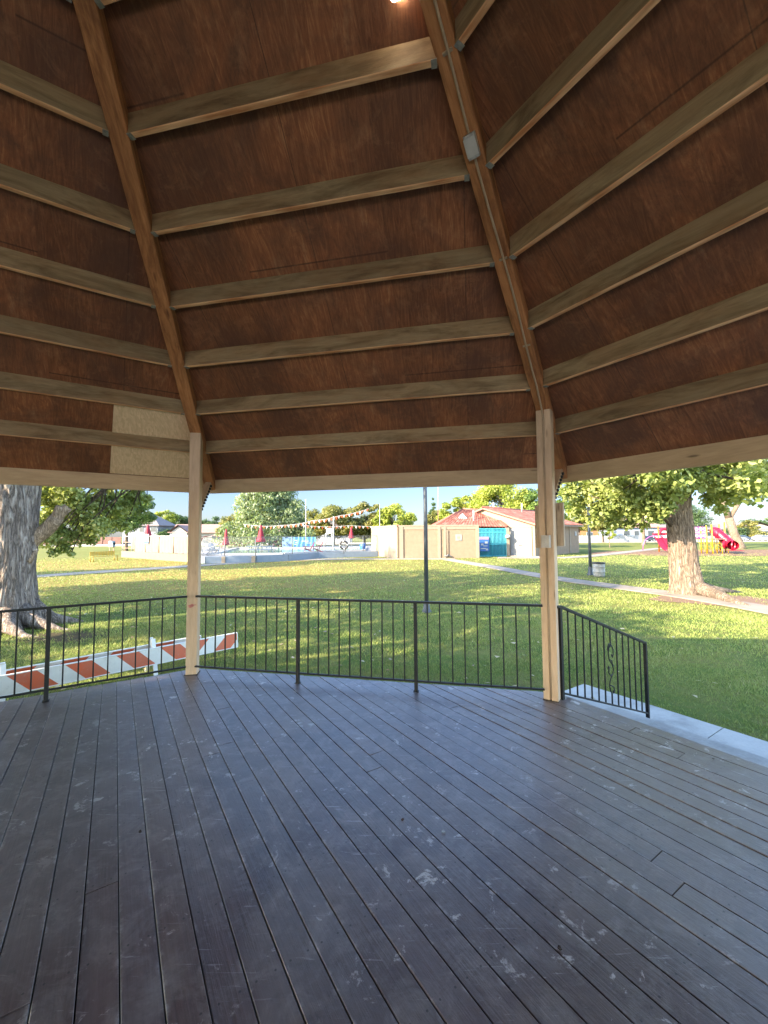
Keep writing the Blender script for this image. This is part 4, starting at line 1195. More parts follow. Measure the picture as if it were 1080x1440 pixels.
# chain link fence
def linkmat():
    n = NT('chain_link'); uv = n.sep(n.coord('UV'))
    a = n.math('ABSOLUTE', n.math('SUBTRACT', n.math('FRACT', n.math('MULTIPLY', n.math('ADD', uv[0], uv[1]), 9)), .5))
    c = n.math('ABSOLUTE', n.math('SUBTRACT', n.math('FRACT', n.math('MULTIPLY', n.math('SUBTRACT', uv[0], uv[1]), 9)), .5))
    wire = n.math('LESS_THAN', n.math('MINIMUM', a, c), .035)
    n.out((.3, .3, .3), .5); n.link(wire, n.b.inputs['Alpha']); return n.m
LINK = linkmat()
cf_ = empty('chain_link_fence', F[2], 'dark chain link fence with thin posts along the pool edge', 'fence')
TZ = 1.45
def seg_fence(root, a, c, z0, z1, posts, mesh=True):
    b = MB(); b.beam((a.x, a.y, z1), (c.x, c.y, z1), .045, .045, (0, 0, 1), .005); b.build('top_rail', fencem, root, w=True)
    if mesh:
        b = MB(); L = (c - a).length
        b.add([(a.x, a.y, z0), (c.x, c.y, z0), (c.x, c.y, z1), (a.x, a.y, z1)], [[0, 1, 2, 3]], [[(0, 0), (L, 0), (L, z1 - z0), (0, z1 - z0)]])
        b.build('mesh_panel', LINK, root, w=True)
    for f in posts:
        p = a.lerp(c, f); b = MB(); b.tube([(p.x, p.y, z0 - .4), (p.x, p.y, z1 + .04)], .035, 8); b.build('fence_post', fencem, root, w=True)
seg_fence(cf_, F[1], F[2], PZ + .06, TZ, (.05, .6))
seg_fence(cf_, F[2], F[3], PZ + .06, TZ, (.36, .99))
seg_fence(cf_, F[3], F[5], PZ + .06, TZ, (.55, .995))
seg_fence(cf_, F[5], F[6], PZ + .06, TZ, (.45, .75, .99))
# white screened enclosure at the left of the pool
en = empty('screened_fence', F[0], 'cream screened fence on a low tan wall left of the pool', 'fence')
cream = plain('cream_screen_cloth', (.155, .125, .092), .9, .12, 1.5)
base = plain('low_cream_wall', (.19, .14, .075), .85, .08, 2)
a, c = F[0], F[1]
b = MB(); b.beam((a.x, a.y, GZ + .33), (c.x, c.y, GZ + .33), .22, .66, (0, 0, 1), .01); b.build('base_wall', base, en, w=True)
brown = plain('brown_post', (.24, .15, .10), .6)
cols = [0, .17, .22, .40, .60, .80, 1.0]
for k, f in enumerate(cols):
    p = a.lerp(c, f); b = MB(); b.tube([(p.x, p.y, GZ + .6), (p.x, p.y, 1.6)], .05, 8); b.build('fence_post', brown if k > 1 else whitep, en, w=True)
b = MB(); b.beam((a.x, a.y, 1.58), (c.x, c.y, 1.58), .06, .06, (0, 0, 1), .005); b.build('top_rail', whitep, en, w=True)
dd = (c - a).normalized(); nn_ = Vector((dd.y, -dd.x, 0))
for k in range(1, 6):
    p, q = a.lerp(c, cols[k]) + dd * .08, a.lerp(c, cols[k + 1]) - dd * .08
    z0_ = GZ + .70 if k != 1 else GZ + .9
    b = MB(); N_ = 14; vs = []
    for j in range(N_ + 1):                      # slack cloth
        w_ = .035 * math.sin(j * 1.9 + k)
        r_ = p.lerp(q, j / N_) + nn_ * w_
        vs += [(r_.x, r_.y, z0_ + .02 * math.sin(j + k)), (r_.x + nn_.x * .03, r_.y + nn_.y * .03, (z0_ + 1.53) / 2), (r_.x, r_.y, 1.53 - .02 * abs(math.sin(j * 1.3)))]
    fs = []
    for j in range(N_):
        for r_ in range(2): fs.append([j * 3 + r_, j * 3 + 3 + r_, j * 3 + 4 + r_, j * 3 + 1 + r_])
    b.add(vs, fs, None, True); b.build('screen', cream, en, w=True)
for h_ in (.35, .95):                        # open lattice end bay
    b = MB(); p, q = a, a.lerp(c, .17); b.beam((p.x, p.y, h_), (q.x, q.y, h_), .05, .05, (0, 0, 1)); b.build('cross_rail', brown, en, w=True)
# little return roof edge over the end bay
# sign hung on the screen
def px_of(P):
    v = P - Vector((0, 0, EYE)); d_ = v.dot(fw); return 540 + FPX * (v.dot(rt) / d_ * COSR - v.dot(upv) / d_ * SINR)
fs_ = min((k / 200 for k in range(201)), key=lambda f: abs(px_of(a.lerp(c, f)) - 206))
sgp = a.lerp(c, fs_) + nn_ * .09; sgp.z = At(206, 758, sgp.y).z
sgr = empty('pool_sign', sgp, 'blue and white pool sign with pink header on the cream screened fence', 'sign')
blue1 = plain('sign_blue', (.025, .09, .26), .5); pink1 = plain('sign_pink', (.30, .08, .15), .5)
def board(name, P, wd, ht, th, mat, root, d=Vector((1, 0, 0))):
    b = MB(); b.beam(P - d * wd / 2, P + d * wd / 2, th, ht, (0, 0, 1), .01); return b.build(name, mat, root, w=True)
fr = Vector((dd.y, -dd.x, 0)); fr = fr if fr.y < 0 else -fr
board('sign_panel', sgp, 1.15, .95, .03, whitep, sgr, dd)
board('header', sgp + fr * .03 + z_(.36), 1.0, .16, .02, pink1, sgr, dd)
board('lower_band', sgp + fr * .03 - z_(.34), 1.1, .18, .02, blue1, sgr, dd)
for k, (x, z, w_, h_) in enumerate(((-.36, .04, .10, .34), (-.22, -.06, .18, .08), (-.02, .06, .12, .3), (.16, .1, .16, .1), (.3, -.04, .18, .22), (.12, -.1, .1, .1))):
    board('sign_mark', sgp + fr * .028 + dd * x + z_(z), w_, h_, .014, blue1, sgr, dd)

# closed umbrellas
def umbrella(label, px, basey, topy, Y, kk=1.0):
    top = At(px, topy, Y); root = empty('closed_umbrella', (top.x, Y, PZ), label, 'umbrella', 'closed red umbrellas around the pool')
    H = top.z - PZ
    b = MB(); b.tube([(0, 0, 0), (0, 0, H)], .03, 8); b.build('pole', whitep, root)
    b = MB(); n = 16; prof = [(.02, H + .02), (.07, H - .08), (.11, H - .5), (.16, H - .95), (.24, H - 1.35), (.27, H - 1.5), (.2, H - 1.52)]
    vs, fs = [], []
    for i, (r, z) in enumerate(prof):
        for k in range(n): 
            q = r * kk * (1 + (.22 if k % 2 else -.18) * min(1, i / 3)); t = 6.283 * k / n
            vs.append((q * math.cos(t), q * math.sin(t), z))
        if i:
            for k in range(n): k2 = (k + 1) % n; fs.append([(i - 1) * n + k, i * n + k, i * n + k2, (i - 1) * n + k2])
    b.add(vs, fs, None, True); b.build('canopy', redc, root)
    b = MB(); b.lathe([(.0, .09), (.25, .08), (.28, 0)], (0, 0, 0), 12); b.build('base', fencem, root)
umbrella('closed red umbrella standing behind the cream screened fence sign', 208, 0, 738, 42, 1.7)
umbrella('slim closed red umbrella just right of the left post', 318, 0, 744, 39, 1.0)
umbrella('largest closed dark red umbrella over the dark picnic table', 367, 0, 738.5, 37.2, 1.35)
umbrella('small closed red umbrella right of the life ring', 494, 0, 741, 55, 1.35)

# picnic table
def picnic(label, px, Y, mat, wd=2.4, z=PZ, grp=None, name='picnic_table'):
    c = At(px, 775, Y); root = empty(name, (c.x, Y, z), label, 'picnic table', grp)
    b = MB(); b.box(-wd / 2, wd / 2, -.38, .38, .70, .75); b.build('table_top', mat, root)
    for y in (-.75, .75):
        b = MB(); b.box(-wd / 2, wd / 2, y - .14, y + .14, .42, .46); b.build('bench_seat', mat, root)
    for x in (-wd * .36, wd * .36):
        b = MB(); b.tube([(x, -.7, .0), (x, -.3, .7)], .03, 6); b.tube([(x, .7, .0), (x, .3, .7)], .03, 6); b.tube([(x, -.85, .41), (x, .85, .41)], .03, 6)
        b.build('leg_frame', mat, root)
picnic('dark metal picnic table under the largest closed umbrella', 366, 37.3, plain('dark_blue_metal', (.09, .12, .17), .5), 2.5, grp='pool picnic tables')
picnic('red picnic table on the far pool side by the slim umbrella', 326, 57, redc, 3.2, grp='pool picnic tables')
picnic('white picnic table just right of the left post', 290, 36.8, whitep, 1.6, grp='pool picnic tables')
# deck chairs with slatted high backs
def lounge(label, px, Y, mat, rz, grp='slatted deck chairs', s=1.0):
    c = At(px, 775, Y); root = empty('deck_chair', (c.x, Y, PZ), label, 'chair', grp, rz)
    b = MB()
    for k in range(5): b.beam((-.26 + k * .13, .15, .30), (-.24 + k * .12, .55, 1.05 - abs(k - 2) * .05), .11, .025, (0, 1, 0), .004)
    b.build('backrest', mat, root)
    b = MB()
    for k in range(5): b.beam((-.3, -.32 + k * .115, .40 - k * .02), (.3, -.32 + k * .115, .40 - k * .02), .1, .025, (0, 0, 1), .004)
    b.build('seat', mat, root)
    for x in (-.36, .36):
        b = MB(); b.beam((x, -.42, .60), (x, .42, .58), .12, .03, (0, 0, 1), .004); b.build('armrest', mat, root)
        b = MB(); b.beam((x * .92, -.36, 0), (x * .92, -.36, .59), .1, .03, (0, 1, 0)); b.build('leg', mat, root)
        b = MB(); b.beam((x * .92, -.34, .40), (x * .92, .55, .03), .03, .1, (0, 0, 1)); b.build('leg', mat, root)
lounge('maroon slatted chair by the chain fence, left of a pair', 434, 39.8, maroon, R_(-70))
lounge('maroon slatted chair by the chain fence, right of a pair', 446, 40.2, maroon, R_(-75))
lounge('red deck chair beyond the pool at the left of the blue banner', 388, 56, redc, R_(20), s=1)
lounge('red deck chair beyond the pool nearest the blue banner', 396, 56.5, redc, R_(-25))
lounge('red deck chair on the far pool side behind the dark umbrella', 347, 58, redc, R_(10))
lounge('second red deck chair on the far pool side behind the dark umbrella', 355, 58, redc, R_(-10))
# white chairs crowd behind the fence by the left post
for k, (px, Y, rz, lab) in enumerate(((246, 41, .5, 'white chair at the end of the cream screened fence'), (254, 39, -.4, 'white chair between the cream fence and the left post'), (252, 44, 1.4, 'white chair behind the other two white chairs'), (300, 38.5, .9, 'white chair near the pool corner right of the left post'))):
    lounge(lab, px, Y, whitep, rz, 'white chairs by the pool corner')
# red awning shapes
def tarp(label, px, py, Y, wd, ht):
    c = At(px, py, Y); root = empty('sun_shelter', (c.x, Y, PZ), label, 'shelter', 'low shelters beyond the pool')
    h = c.z - PZ; m_ = redc
    b = MB(); n = 10
    vs = []
    for k in range(n + 1):
        a = math.pi * k / n; vs += [(-math.cos(a) * wd / 2, -.8, h - ht / 2 + math.sin(a) * ht), (-math.cos(a) * wd / 2, .8, h - ht / 2 + math.sin(a) * ht)]
    b.add(vs, [[2 * k, 2 * k + 1, 2 * k + 3, 2 * k + 2] for k in range(n)], None, True); b.build('canopy', m_, root)
    for x in (-1, 1):
        for y in (-.7, .7):
            b = MB(); b.tube([(x * wd / 2 * .96, y, 0), (x * wd / 2 * .96, y, h - ht / 2 + .1)], .03, 6); b.build('post', whitep, root)
tarp('arched red shelter behind the pool right of the left post', 298, 757, 60, 3.6, .8)
tarp('arched red shelter behind the drooping tree', 347, 757, 66, 4.2, .7)
# banner
bn = empty('banner', At(428, 762, 53.6), 'blue banner with green and white swirl on the far pool fence', 'banner')
def bannermat():
    n = NT('blue_banner'); co = n.coord('Object'); p = n.sep(co)
    wv = n.n('ShaderNodeTexWave'); wv.inputs['Scale'].default_value = .55; wv.inputs['Distortion'].default_value = 5; n.link(co, wv.inputs[0])
    c = n.ramp(wv.outputs[1], [(0, (.01, .06, .22)), (.55, (.015, .12, .30)), (.8, (.02, .19, .22)), (.93, (.12, .26, .12))]); return n.out(c, .5)
q = At(428, 762, 53.6); board('banner_cloth', q, 3.0, 1.25, .03, bannermat(), bn)
for k, (x, z, w_, h_) in enumerate(((-1.1, .2, .35, .1), (-1.05, -.05, .25, .1), (-1.15, -.3, .3, .1), (.1, .1, 1.0, .07), (.5, -.15, .8, .06))): board('banner_mark', q + Vector((x, -.025, z)), w_, h_, .01, whitep, bn)
for x in (-1.5, 1.5):
    b = MB(); b.tube([(q.x + x, q.y + .03, PZ), (q.x + x, q.y + .03, q.z + .7)], .03, 6); b.build('pole', fencem, bn, w=True)
q = At(406, 760, 54.2); bb = empty('equipment_shed', (q.x, q.y, PZ), 'pale blue equipment box left of the blue banner', 'box')
b = MB(); b.box(-.75, .75, -.5, .5, 0, q.z - PZ + .45, .02); b.build('box_body', plain('pale_blue_plastic', (.13, .2, .34), .5), bb)
b = MB(); b.box(-.8, .8, -.55, .55, q.z - PZ + .45, q.z - PZ + .53, .01); b.build('lid', bluew, bb)
# lifeguard chair
q = At(462.5, 770, 54); lg = empty('lifeguard_chair', (q.x, q.y, PZ), 'tall white lifeguard chair with steps beyond the pool', 'lifeguard chair')
for x in (-.5, .5):
    for y in (-.6, .6):
        b = MB(); b.tube([(x * 1.15, y * 1.2, 0), (x * .75, y * .5, 1.9)], .045, 6); b.build('leg', whitep, lg)
b = MB(); b.box(-.4, .4, -.35, .35, 1.88, 1.95); b.build('seat', whitep, lg)
b = MB(); b.beam((0, .35, 1.95), (0, .45, 2.6), .8, .05, (0, 1, 0)); b.build('backrest', whitep, lg)
for z in (.45, .9, 1.35): b = MB(); b.box(-.42, .42, -.58 + z * .1, -.5 + z * .1, z, z + .05); b.build('step', whitep, lg)
# life ring on the fence
q = At(483.5, 766.5, 39.2); lr = empty('life_ring', q, 'dark and white life ring hung on the pool fence', 'life ring')
def torus(b, c, R, r, ax='y', n=28, m=8, a0=0, a1=2 * math.pi):
    vs, fs = [], []
    for i in range(n + 1):
        A = a0 + (a1 - a0) * i / n
        for j in range(m):
            B_ = 2 * math.pi * j / m; q = R + r * math.cos(B_); h = r * math.sin(B_)
            if ax == 'y': vs.append((c[0] + q * math.cos(A), c[1] + h, c[2] + q * math.sin(A)))
            else: vs.append((c[0] + h, c[1] + q * math.cos(A), c[2] + q * math.sin(A)))
        if i:
            for j in range(m): j2 = (j + 1) % m; fs.append([(i - 1) * m + j, (i - 1) * m + j2, i * m + j2, i * m + j])
    b.add(vs, fs, None, True)
for k in range(4):
    b = MB(); torus(b, q, .36, .085, 'y', 8, 8, k * math.pi / 2 + .28, (k + 1) * math.pi / 2 - .05); b.build('ring_segment', MAT['black'], lr, w=True)
    b = MB(); torus(b, q, .36, .09, 'y', 4, 8, k * math.pi / 2 - .06, k * math.pi / 2 + .29); b.build('ring_band', whitep, lr, w=True)
b = MB(); b.tube([(q.x, q.y + .05, PZ - .1), (q.x, q.y + .05, q.z + .6)], .035, 6); b.build('post', fencem, lr, w=True)
# blue bin
q = At(510, 773, 44); bl = empty('barrel', (q.x, q.y, PZ), 'round bright blue barrel by the tan wall corner', 'barrel')
b = MB(); b.lathe([(.0, 0), (.27, 0), (.31, .2), (.32, .5), (.29, .8), (0, .8)], n=14); b.build('barrel_body', plain('bright_blue', (.012, .09, .28), .4), bl)
b = MB(); b.lathe([(.30, .78), (.30, .84), (0, .86)], n=14); b.build('lid', whitep, bl)
# slender poles and bunting
orange = plain('orange_pennant', (.34, .055, .012), .7, .1); flagw = plain('white_pennant', (.32, .31, .30), .7, .06)
def bunting(label, pts, nfl, seed, Y):
    P = [At(px, py, Y_) for px, py, Y_ in pts]; root = empty('bunting', P[0], label, 'bunting', 'strings of orange and white pennants over the pool')
    path = []
    for a, c in zip(P[:-1], P[1:]):
        for k in range(10):
            t = k / 10; p = a.lerp(c, t); p.z -= .12 * math.sin(math.pi * t) * (c - a).length * .25; path.append(p)
    path.append(P[-1]); b = MB(); b.tube(path, .018, 5); b.build('cord', whitep, root, w=True)
    rs = random.Random(seed)
    for k in range(nfl):
        f = (k + .5) / nfl * (len(path) - 1); i = int(f); p = path[i].lerp(path[i + 1], f - i); d = (path[i + 1] - path[i]).normalized()
        tw = rs.uniform(-.5, .5); w_, h_ = .12, rs.uniform(.27, .36)
        b = MB(); s1 = Vector((rs.uniform(-.12, .12), tw * .3, -h_))
        b.poly([p - d * w_, p + s1, p + d * w_], .008, (0, -1, 0)); b.build('pennant', orange if k % 2 else flagw, root, w=True)
bunting('longest string of orange and white pennants rising to the right over the pool', [(342, 737, 44), (400, 738.5, 42), (440, 732, 41.5), (478, 725, 41), (519, 715, 41)], 44, 1, 0)
bunting('lower string of pennants ending at the tan wall', [(425, 738.5, 50), (492, 739, 50), (562, 737.5, 50)], 26, 2, 0)
def pole(name, label, px, Y, topy, r, mat, z0=PZ, extra=None, grp=None, cat='pole', boty=None):
    t = At(px, topy, Y); x = At(px if not boty else boty[0], 750, Y).x
    root = empty(name, (x, Y, z0), label, cat, grp)
    b = MB(); b.tube([(0, 0, 0), (0, 0, (t.z - z0) * .5), (t.x - x, 0, t.z - z0)], [r, r * .9, r * .7], 10); b.build('shaft', mat, root)
    b = MB(); b.lathe([(r * 2.2, 0), (r * 2.2, .06), (r * 1.2, .12)], n=10); b.build('foot', mat, root)
    b = MB(); b.lathe([(r * .8, 0), (r * 1.1, .04), (0, .1)], (t.x - x, 0, t.z - z0), 8); b.build('cap', mat, root)
    return root
pole('flag_pole', 'white pole in the middle of the pool pennants', 430, 41.7, 703, .05, whitep, grp='white pool poles')
pole('flag_pole', 'thin pale pole at the right end of the pool pennants', 534, 45, 710, .04, whitep, grp='white pool poles')
pole('flag_pole', 'short white pole behind the lifeguard chair', 469, 52, 727, .09, whitep, grp='white pool poles')
pole('tall_pole', 'very thin tall reddish pole behind the tan wall', 616.5, 62, 640, .05, plain('rusty_pole', (.25, .13, .11), .6), GZ)

# ------------------------------------------------------------------ tan wall and pool building
WY = 37.7
wx = lambda px: At(px, 760, WY).x
tw_ = empty('stucco_wall', (wx(562), WY, GZ), 'long tan stucco wall with framed panels beside the turquoise gate', 'wall')
ztop = At(600, 740.5, WY).z
b = MB(); b.box(wx(562), wx(673.2), WY, WY + .22, GZ - .1, ztop); b.build('wall_panel', stucco, tw_, w=True)
b = MB(); b.box(wx(560.5), wx(674), WY - .07, WY + .28, ztop, ztop + .14, 0); b.build('cap', stuccof, tw_, w=True)
b = MB(); b.box(wx(562), wx(673.2), WY - .045, WY - .003, ztop - .26, ztop - .002); b.build('top_band', stuccof, tw_, w=True)
for x0, x1 in ((561.5, 567), (615.5, 619.5), (624, 627), (669, 673.5)):
    b = MB(); b.box(wx(x0), wx(x1), WY - .09, WY + .1, GZ - .1, ztop - .003); b.build('pilaster', stuccof, tw_, w=True)
# pipe and valve at its foot
pv = empty('downpipe', (wx(628.5), WY - .12, GZ), 'thin pipe with a valve at the foot of the tan wall', 'pipe')
b = MB(); b.tube([(0, 0, .2), (0, 0, ztop - GZ - .3)], .035, 6); b.build('pipe', stuccof, pv)
b = MB(); b.tube([(-.3, 0, .22), (.35, 0, .22), (.42, 0, .05)], .05, 6); b.lathe([(0, .2), (.09, .2), (.09, .36), (0, .38)], (.05, 0, 0), 8); b.build('valve', fencem, pv)
# plaque
q = At(645, 756, WY - .03); pq = empty('plaque', q, 'small square grey plaque on the tan wall', 'plaque')
board('plate', q, .56, .56, .03, plain('grey_plaque', (.20, .21, .20), .5), pq); board('emblem', q - Vector((0, .02, 0)), .3, .24, .012, stuccof, pq)
for z in (-.19, .2): board('text_line', q - Vector((0, .02, -z)), .4, .035, .01, stuccof, pq)
# dappled side wall
sw = empty('side_wall', (wx(562), WY, GZ), 'bright cream side wall of the pool yard with leaf shadows', 'wall')
e0, e1 = Vector((wx(562) - .12, WY + .1, 0)), Vector((At(523.5, 750, 43).x, 43, 0))
b = MB(); b.beam((e0.x, e0.y, (GZ + ztop) / 2), (e1.x, e1.y, (GZ + ztop) / 2), .22, ztop - GZ, (0, 0, 1), .01); b.build('wall_panel', stucco2, sw, w=True)
b = MB(); b.beam((e0.x, e0.y, ztop + .065), (e1.x, e1.y, ztop + .065), .32, .12, (0, 0, 1), .01); b.build('cap', stuccof, sw, w=True)

# tile roofs: corrugated surfaces
def tilemat():
    n = NT('red_clay_tile'); co = n.coord('UV'); uv = n.sep(co)
    v = n.noise(n.coord('UV', (3.4, 2.6, 1)), 1.3, 3, .6); wn_ = n.vor(n.coord('UV', (3.6, 2.6, 1)), 1, out='Color')
    c = n.ramp(n.sep(wn_)[0], [(0, (.14, .045, .030)), (.6, (.22, .078, .052)), (1, (.30, .135, .095))])
    row = n.math('FRACT', n.math('MULTIPLY', uv[1], 2.6))
    c = n.mix(n.ramp(row, [(.0, .7), (.12, 0)]), c, (.05, .014, .01))
    n.bump(row, .8, .05); return n.out(c, .75, .25)
TILE = tilemat()
def tile_roof(b, A, B_, Cc, D, per=.28, amp=.055):
    """A,B eave; D above A, C above B"""
    A, B_, Cc, D = map(Vector, (A, B_, Cc, D)); nrm = (B_ - A).cross(D - A).normalized()
    if nrm.z < 0: nrm = -nrm
    L = (B_ - A).length; n = max(6, int(L / per * 6)); H = ((D + Cc) / 2 - (A + B_) / 2).length; vs, uvs, fs = [], [], []
    m = max(2, int(H / .38))
    for i in range(n + 1):
        t = i / n; h = amp * abs(math.sin(math.pi * t * L / per))
        for j in range(m + 1):
            f = j / m
            P = A.lerp(B_, t).lerp(D.lerp(Cc, t), f) + nrm * (h + .02)
            vs.append(P)
    for i in range(n):
        for j in range(m):
            q = [i * (m + 1) + j, (i + 1) * (m + 1) + j, (i + 1) * (m + 1) + j + 1, i * (m + 1) + j + 1]
            fs.append(q); uvs.append([(k // (m + 1) / n * L, (k % (m + 1)) / m * H) for k in q])
    b.add(vs, fs, uvs, True)
K = Vector((14.3, 39.0, 0)); gd = Vector((-.71, .704, 0)); sv = Vector((.70, .714, 0)).normalized()
pb = empty('pool_building', K + z_(GZ), 'tan stucco pool building with red tile gable roof and white double doors', 'building')
EZ, PKZ, HWd = 2.72 - .2, 4.22, 5.35
gfront = -sv * 0
def gp(s_, z, out=0): v_ = K + gd * s_ - sv * out; return Vector((v_.x, v_.y, z))
b = MB(); P = [gp(0, GZ - .1), gp(HWd * 2, GZ - .1), gp(HWd * 2, EZ), gp(HWd, PKZ), gp(0, EZ)]
b.poly(P, .25, -sv); b.build('gable_wall', stucco2, pb, w=True)
SL_ = 11.5
K2 = K + sv * SL_
b = MB(); b.poly([K + z_(GZ - .1) + sv * .26, K2 + z_(GZ - .1), K2 + z_(EZ - .02), K + z_(EZ - .02) + sv * .26], .25, (.714, -.7, 0)); b.build('long_wall', stucco, pb, w=True)
b = MB(); P = [K2 + gd * .26 + z_(GZ), K2 + gd * 10.7 + z_(GZ), K2 + gd * 10.7 + z_(EZ), K2 + gd * HWd + z_(PKZ), K2 + gd * .26 + z_(EZ)]; b.poly(P, .2, sv); b.build('back_wall', stucco, pb, w=True)
ov = .45; slp = (PKZ - EZ) / HWd
for sg in (0, 1):
    e = -ov if sg == 0 else 2 * HWd + ov
    A_ = gp(e, EZ - ov * slp + .06, .35); D_ = gp(HWd, PKZ + .06, .35)
    B__ = A_ + sv * (SL_ + .7); C__ = D_ + sv * (SL_ + .7)
    b = MB(); tile_roof(b, A_, B__, C__, D_); rf = b.build('roof', TILE, pb, w=True)
    b = MB(); b.beam(A_ - z_(.08), D_ - z_(.08), .06, .16, (0, 0, 1), .005); b.build('rake_board', plain('red_brown_trim', (.34, .10, .07), .6), pb, w=True)
    b = MB(); b.beam(A_ - z_(.08), B__ - z_(.08), .06, .14, (0, 0, 1), .005); b.build('eave_board', stuccof, pb, w=True)
b = MB(); q0 = gp(HWd, PKZ + .12, .4); b.tube([q0, q0 + sv * (SL_ + .8)], .12, 8); b.build('ridge_cap', TILE, pb, w=True)
for s_, dd_ in ((HWd + .2, 2.2), (HWd - 1.2, 6.0)):
    q = K + gd * s_ + sv * dd_; b = MB(); b.tube([(q.x, q.y, PKZ - .3), (q.x, q.y, PKZ + .75)], .08, 8); b.build('vent_pipe', whitep, pb, w=True)
# gable vent and dark louvre under the peak
b = MB(); P = [gp(HWd + .6, PKZ - .62, .02), gp(HWd + 2.2, PKZ - .72, .02), gp(HWd + 2.2, PKZ - 1.05, .02), gp(HWd + .6, PKZ - 1.05, .02)]; b.poly(P, .03, -sv); b.build('louvre', MAT['rim'], pb, w=True)
# double doors on the gable wall
dz0, dz1 = GZ + .05, EZ - .42; doorp = plain('white_door_paint', (.24, .235, .225), .5, .08, 3)
for s0, s1, nm in ((1.42, 2.5, 1), (.36, 1.40, 0)):
    b = MB(); P = [gp(s0, dz0, .04), gp(s1, dz0, .04), gp(s1, dz1, .04), gp(s0, dz1, .04)]; b.poly(P, .05, -sv)
    dr = b.build('door', doorp, pb, w=True)
    hs = s0 + .1 if nm else s1 - .1
    b = MB(); q = gp(hs, dz0 + 1.05, .09); b.tube([q, q - sv * .05], .05, 8); b.tube([q - z_(.12), q + z_(.12)], .02, 6); b.build('handle', fencem, dr, w=True)
b = MB(); b.beam(gp(2.6, dz1 + .07, .06), gp(.26, dz1 + .07, .06), .1, .12, (0, 0, 1)); b.beam(gp(2.56, dz0, .05), gp(2.56, dz1, .05), .1, .1, gd); b.beam(gp(.30, dz0, .05), gp(.30, dz1, .05), .1, .1, gd)
b.build('door_frame', stuccof, pb, w=True)
q = gp(.85, dz0 + 1.75, .08); b = MB(); b.beam(q - gd * .09, q + gd * .09, .02, .26, (0, 0, 1)); b.build('door_notice', plain('pink_notice', (.5, .2, .2), .6), pb, w=True)
# side wall details: band, box
for s_ in (3.0, 8.7):
    q = K + sv * s_ ; b = MB(); b.beam(Vector((q.x, q.y, GZ)) - gd * .03, Vector((q.x, q.y, EZ - .1)) - gd * .03, .25, .1, gd); b.build('pilaster', stuccof, pb, w=True)
q = K + sv * 10.4 - gd * .05; b = MB(); b.beam(Vector((q.x, q.y, 1.3)), Vector((q.x, q.y, 1.75)), .3, .08, gd); b.build('wall_lamp', whitep, pb, w=True)
# lower hipped entry roof
EYL = 40.3
lr_ = empty('entry_building', At(660, 760, 41.5) * 1, 'low entry block with scalloped red tile hip roof behind the tan wall', 'building')
eL, eR = At(614, 739.2, EYL), At(713.5, 741.5, EYL)
rL, rR = At(651, 716.5, 43.8), At(688, 719, 43.8)
b = MB(); tile_roof(b, eL, eR, rR, rL, .30, .07); b.build('roof', TILE, lr_, w=True)
b = MB(); bl_ = Vector((eL.x, 47.6, eL.z)); tile_roof(b, bl_, eL, rL, rL + Vector((0, .1, 0)), .30, .07); b.build('roof', TILE, lr_, w=True)
b = MB(); br_ = Vector((eR.x, 47.6, eR.z)); tile_roof(b, eR, br_, rR + Vector((0, .1, 0)), rR, .30, .07); b.build('roof', TILE, lr_, w=True)
b = MB()
k = 0; L = (eR - eL).length; nT = int(L / .30)
for k in range(nT):                                # rounded eave ends
    p = eL.lerp(eR, (k + .5) / nT); b.tube([p + Vector((0, -.05, .0)), p + Vector((0, .25, .11))], .085, 8)
b.build('eave_tiles', TILE, lr_, w=True)
b = MB(); b.tube([rL + z_(.06), rR + z_(.06)], .12, 8); b.tube([eL + z_(.06), rL + z_(.06)], .10, 8); b.tube([eR + z_(.06), rR + z_(.06)], .10, 8); b.build('ridge_cap', TILE, lr_, w=True)
b = MB(); b.box(eL.x + .5, eR.x - .4, EYL + 1.9, EYL + 2.1, GZ, eL.z + .2); b.build('wall', stucco2, lr_, w=True)
q = At(650, 726, 42.0); b = MB(); b.poly([q + Vector((-.62, -.25, -.35)), q + Vector((.62, -.25, -.35)), q + Vector((0, -.25, .28))], .5, (0, -1, 0)); b.build('roof_vent', whitep, lr_, w=True)
q = At(666, 728, 41.4); b = MB(); b.tube([q - z_(1.0), q + z_(.75)], .07, 8); b.build('vent_pipe', whitep, lr_, w=True)
# turquoise gate
tq = plain('turquoise_paint', (.045, .30, .35), .5, .08, 3); tq2 = plain('turquoise_screen', (.018, .12, .16), .7, .1, 2)
GY = 40.0; g0, g1 = At(673.3, 760, GY).x, At(711.5, 760, GY).x; gt = empty('gate', (g0, GY, GZ), 'turquoise barred gate under the red tile eave', 'gate')
gz1 = At(690, 743.5, GY).z
b = MB(); b.box(g0, g1, GY + .06, GY + .09, GZ + .02, gz1); b.build('screen', tq2, gt, w=True)
for z in (GZ + .06, GZ + 1.2, gz1 - .35, gz1): b = MB(); b.box(g0, g1, GY - .03, GY + .03, z - .03, z + .03); b.build('rail', tq, gt, w=True)
n = 20
for k in range(n + 1):
    x = g0 + (g1 - g0) * k / n; b = MB(); r_ = .035 if k in (0, n, n // 2) else .018; b.tube([(x, GY - .0, GZ), (x, GY - .0, gz1 + .04)], r_, 6); b.build('bar', tq, gt, w=True)
ps = empty('poster', At(681, 765, GY - .12), 'blue poster with pink top hung on the turquoise gate', 'poster')
q = At(681, 767, GY - .1); board('sheet', q, .95, 1.15, .02, plain('poster_blue', (.02, .08, .24), .5), ps)
q = At(680, 757, GY - .1); board('header_sheet', q, 1.0, .3, .02, plain('poster_lilac', (.24, .16, .26), .5), ps)
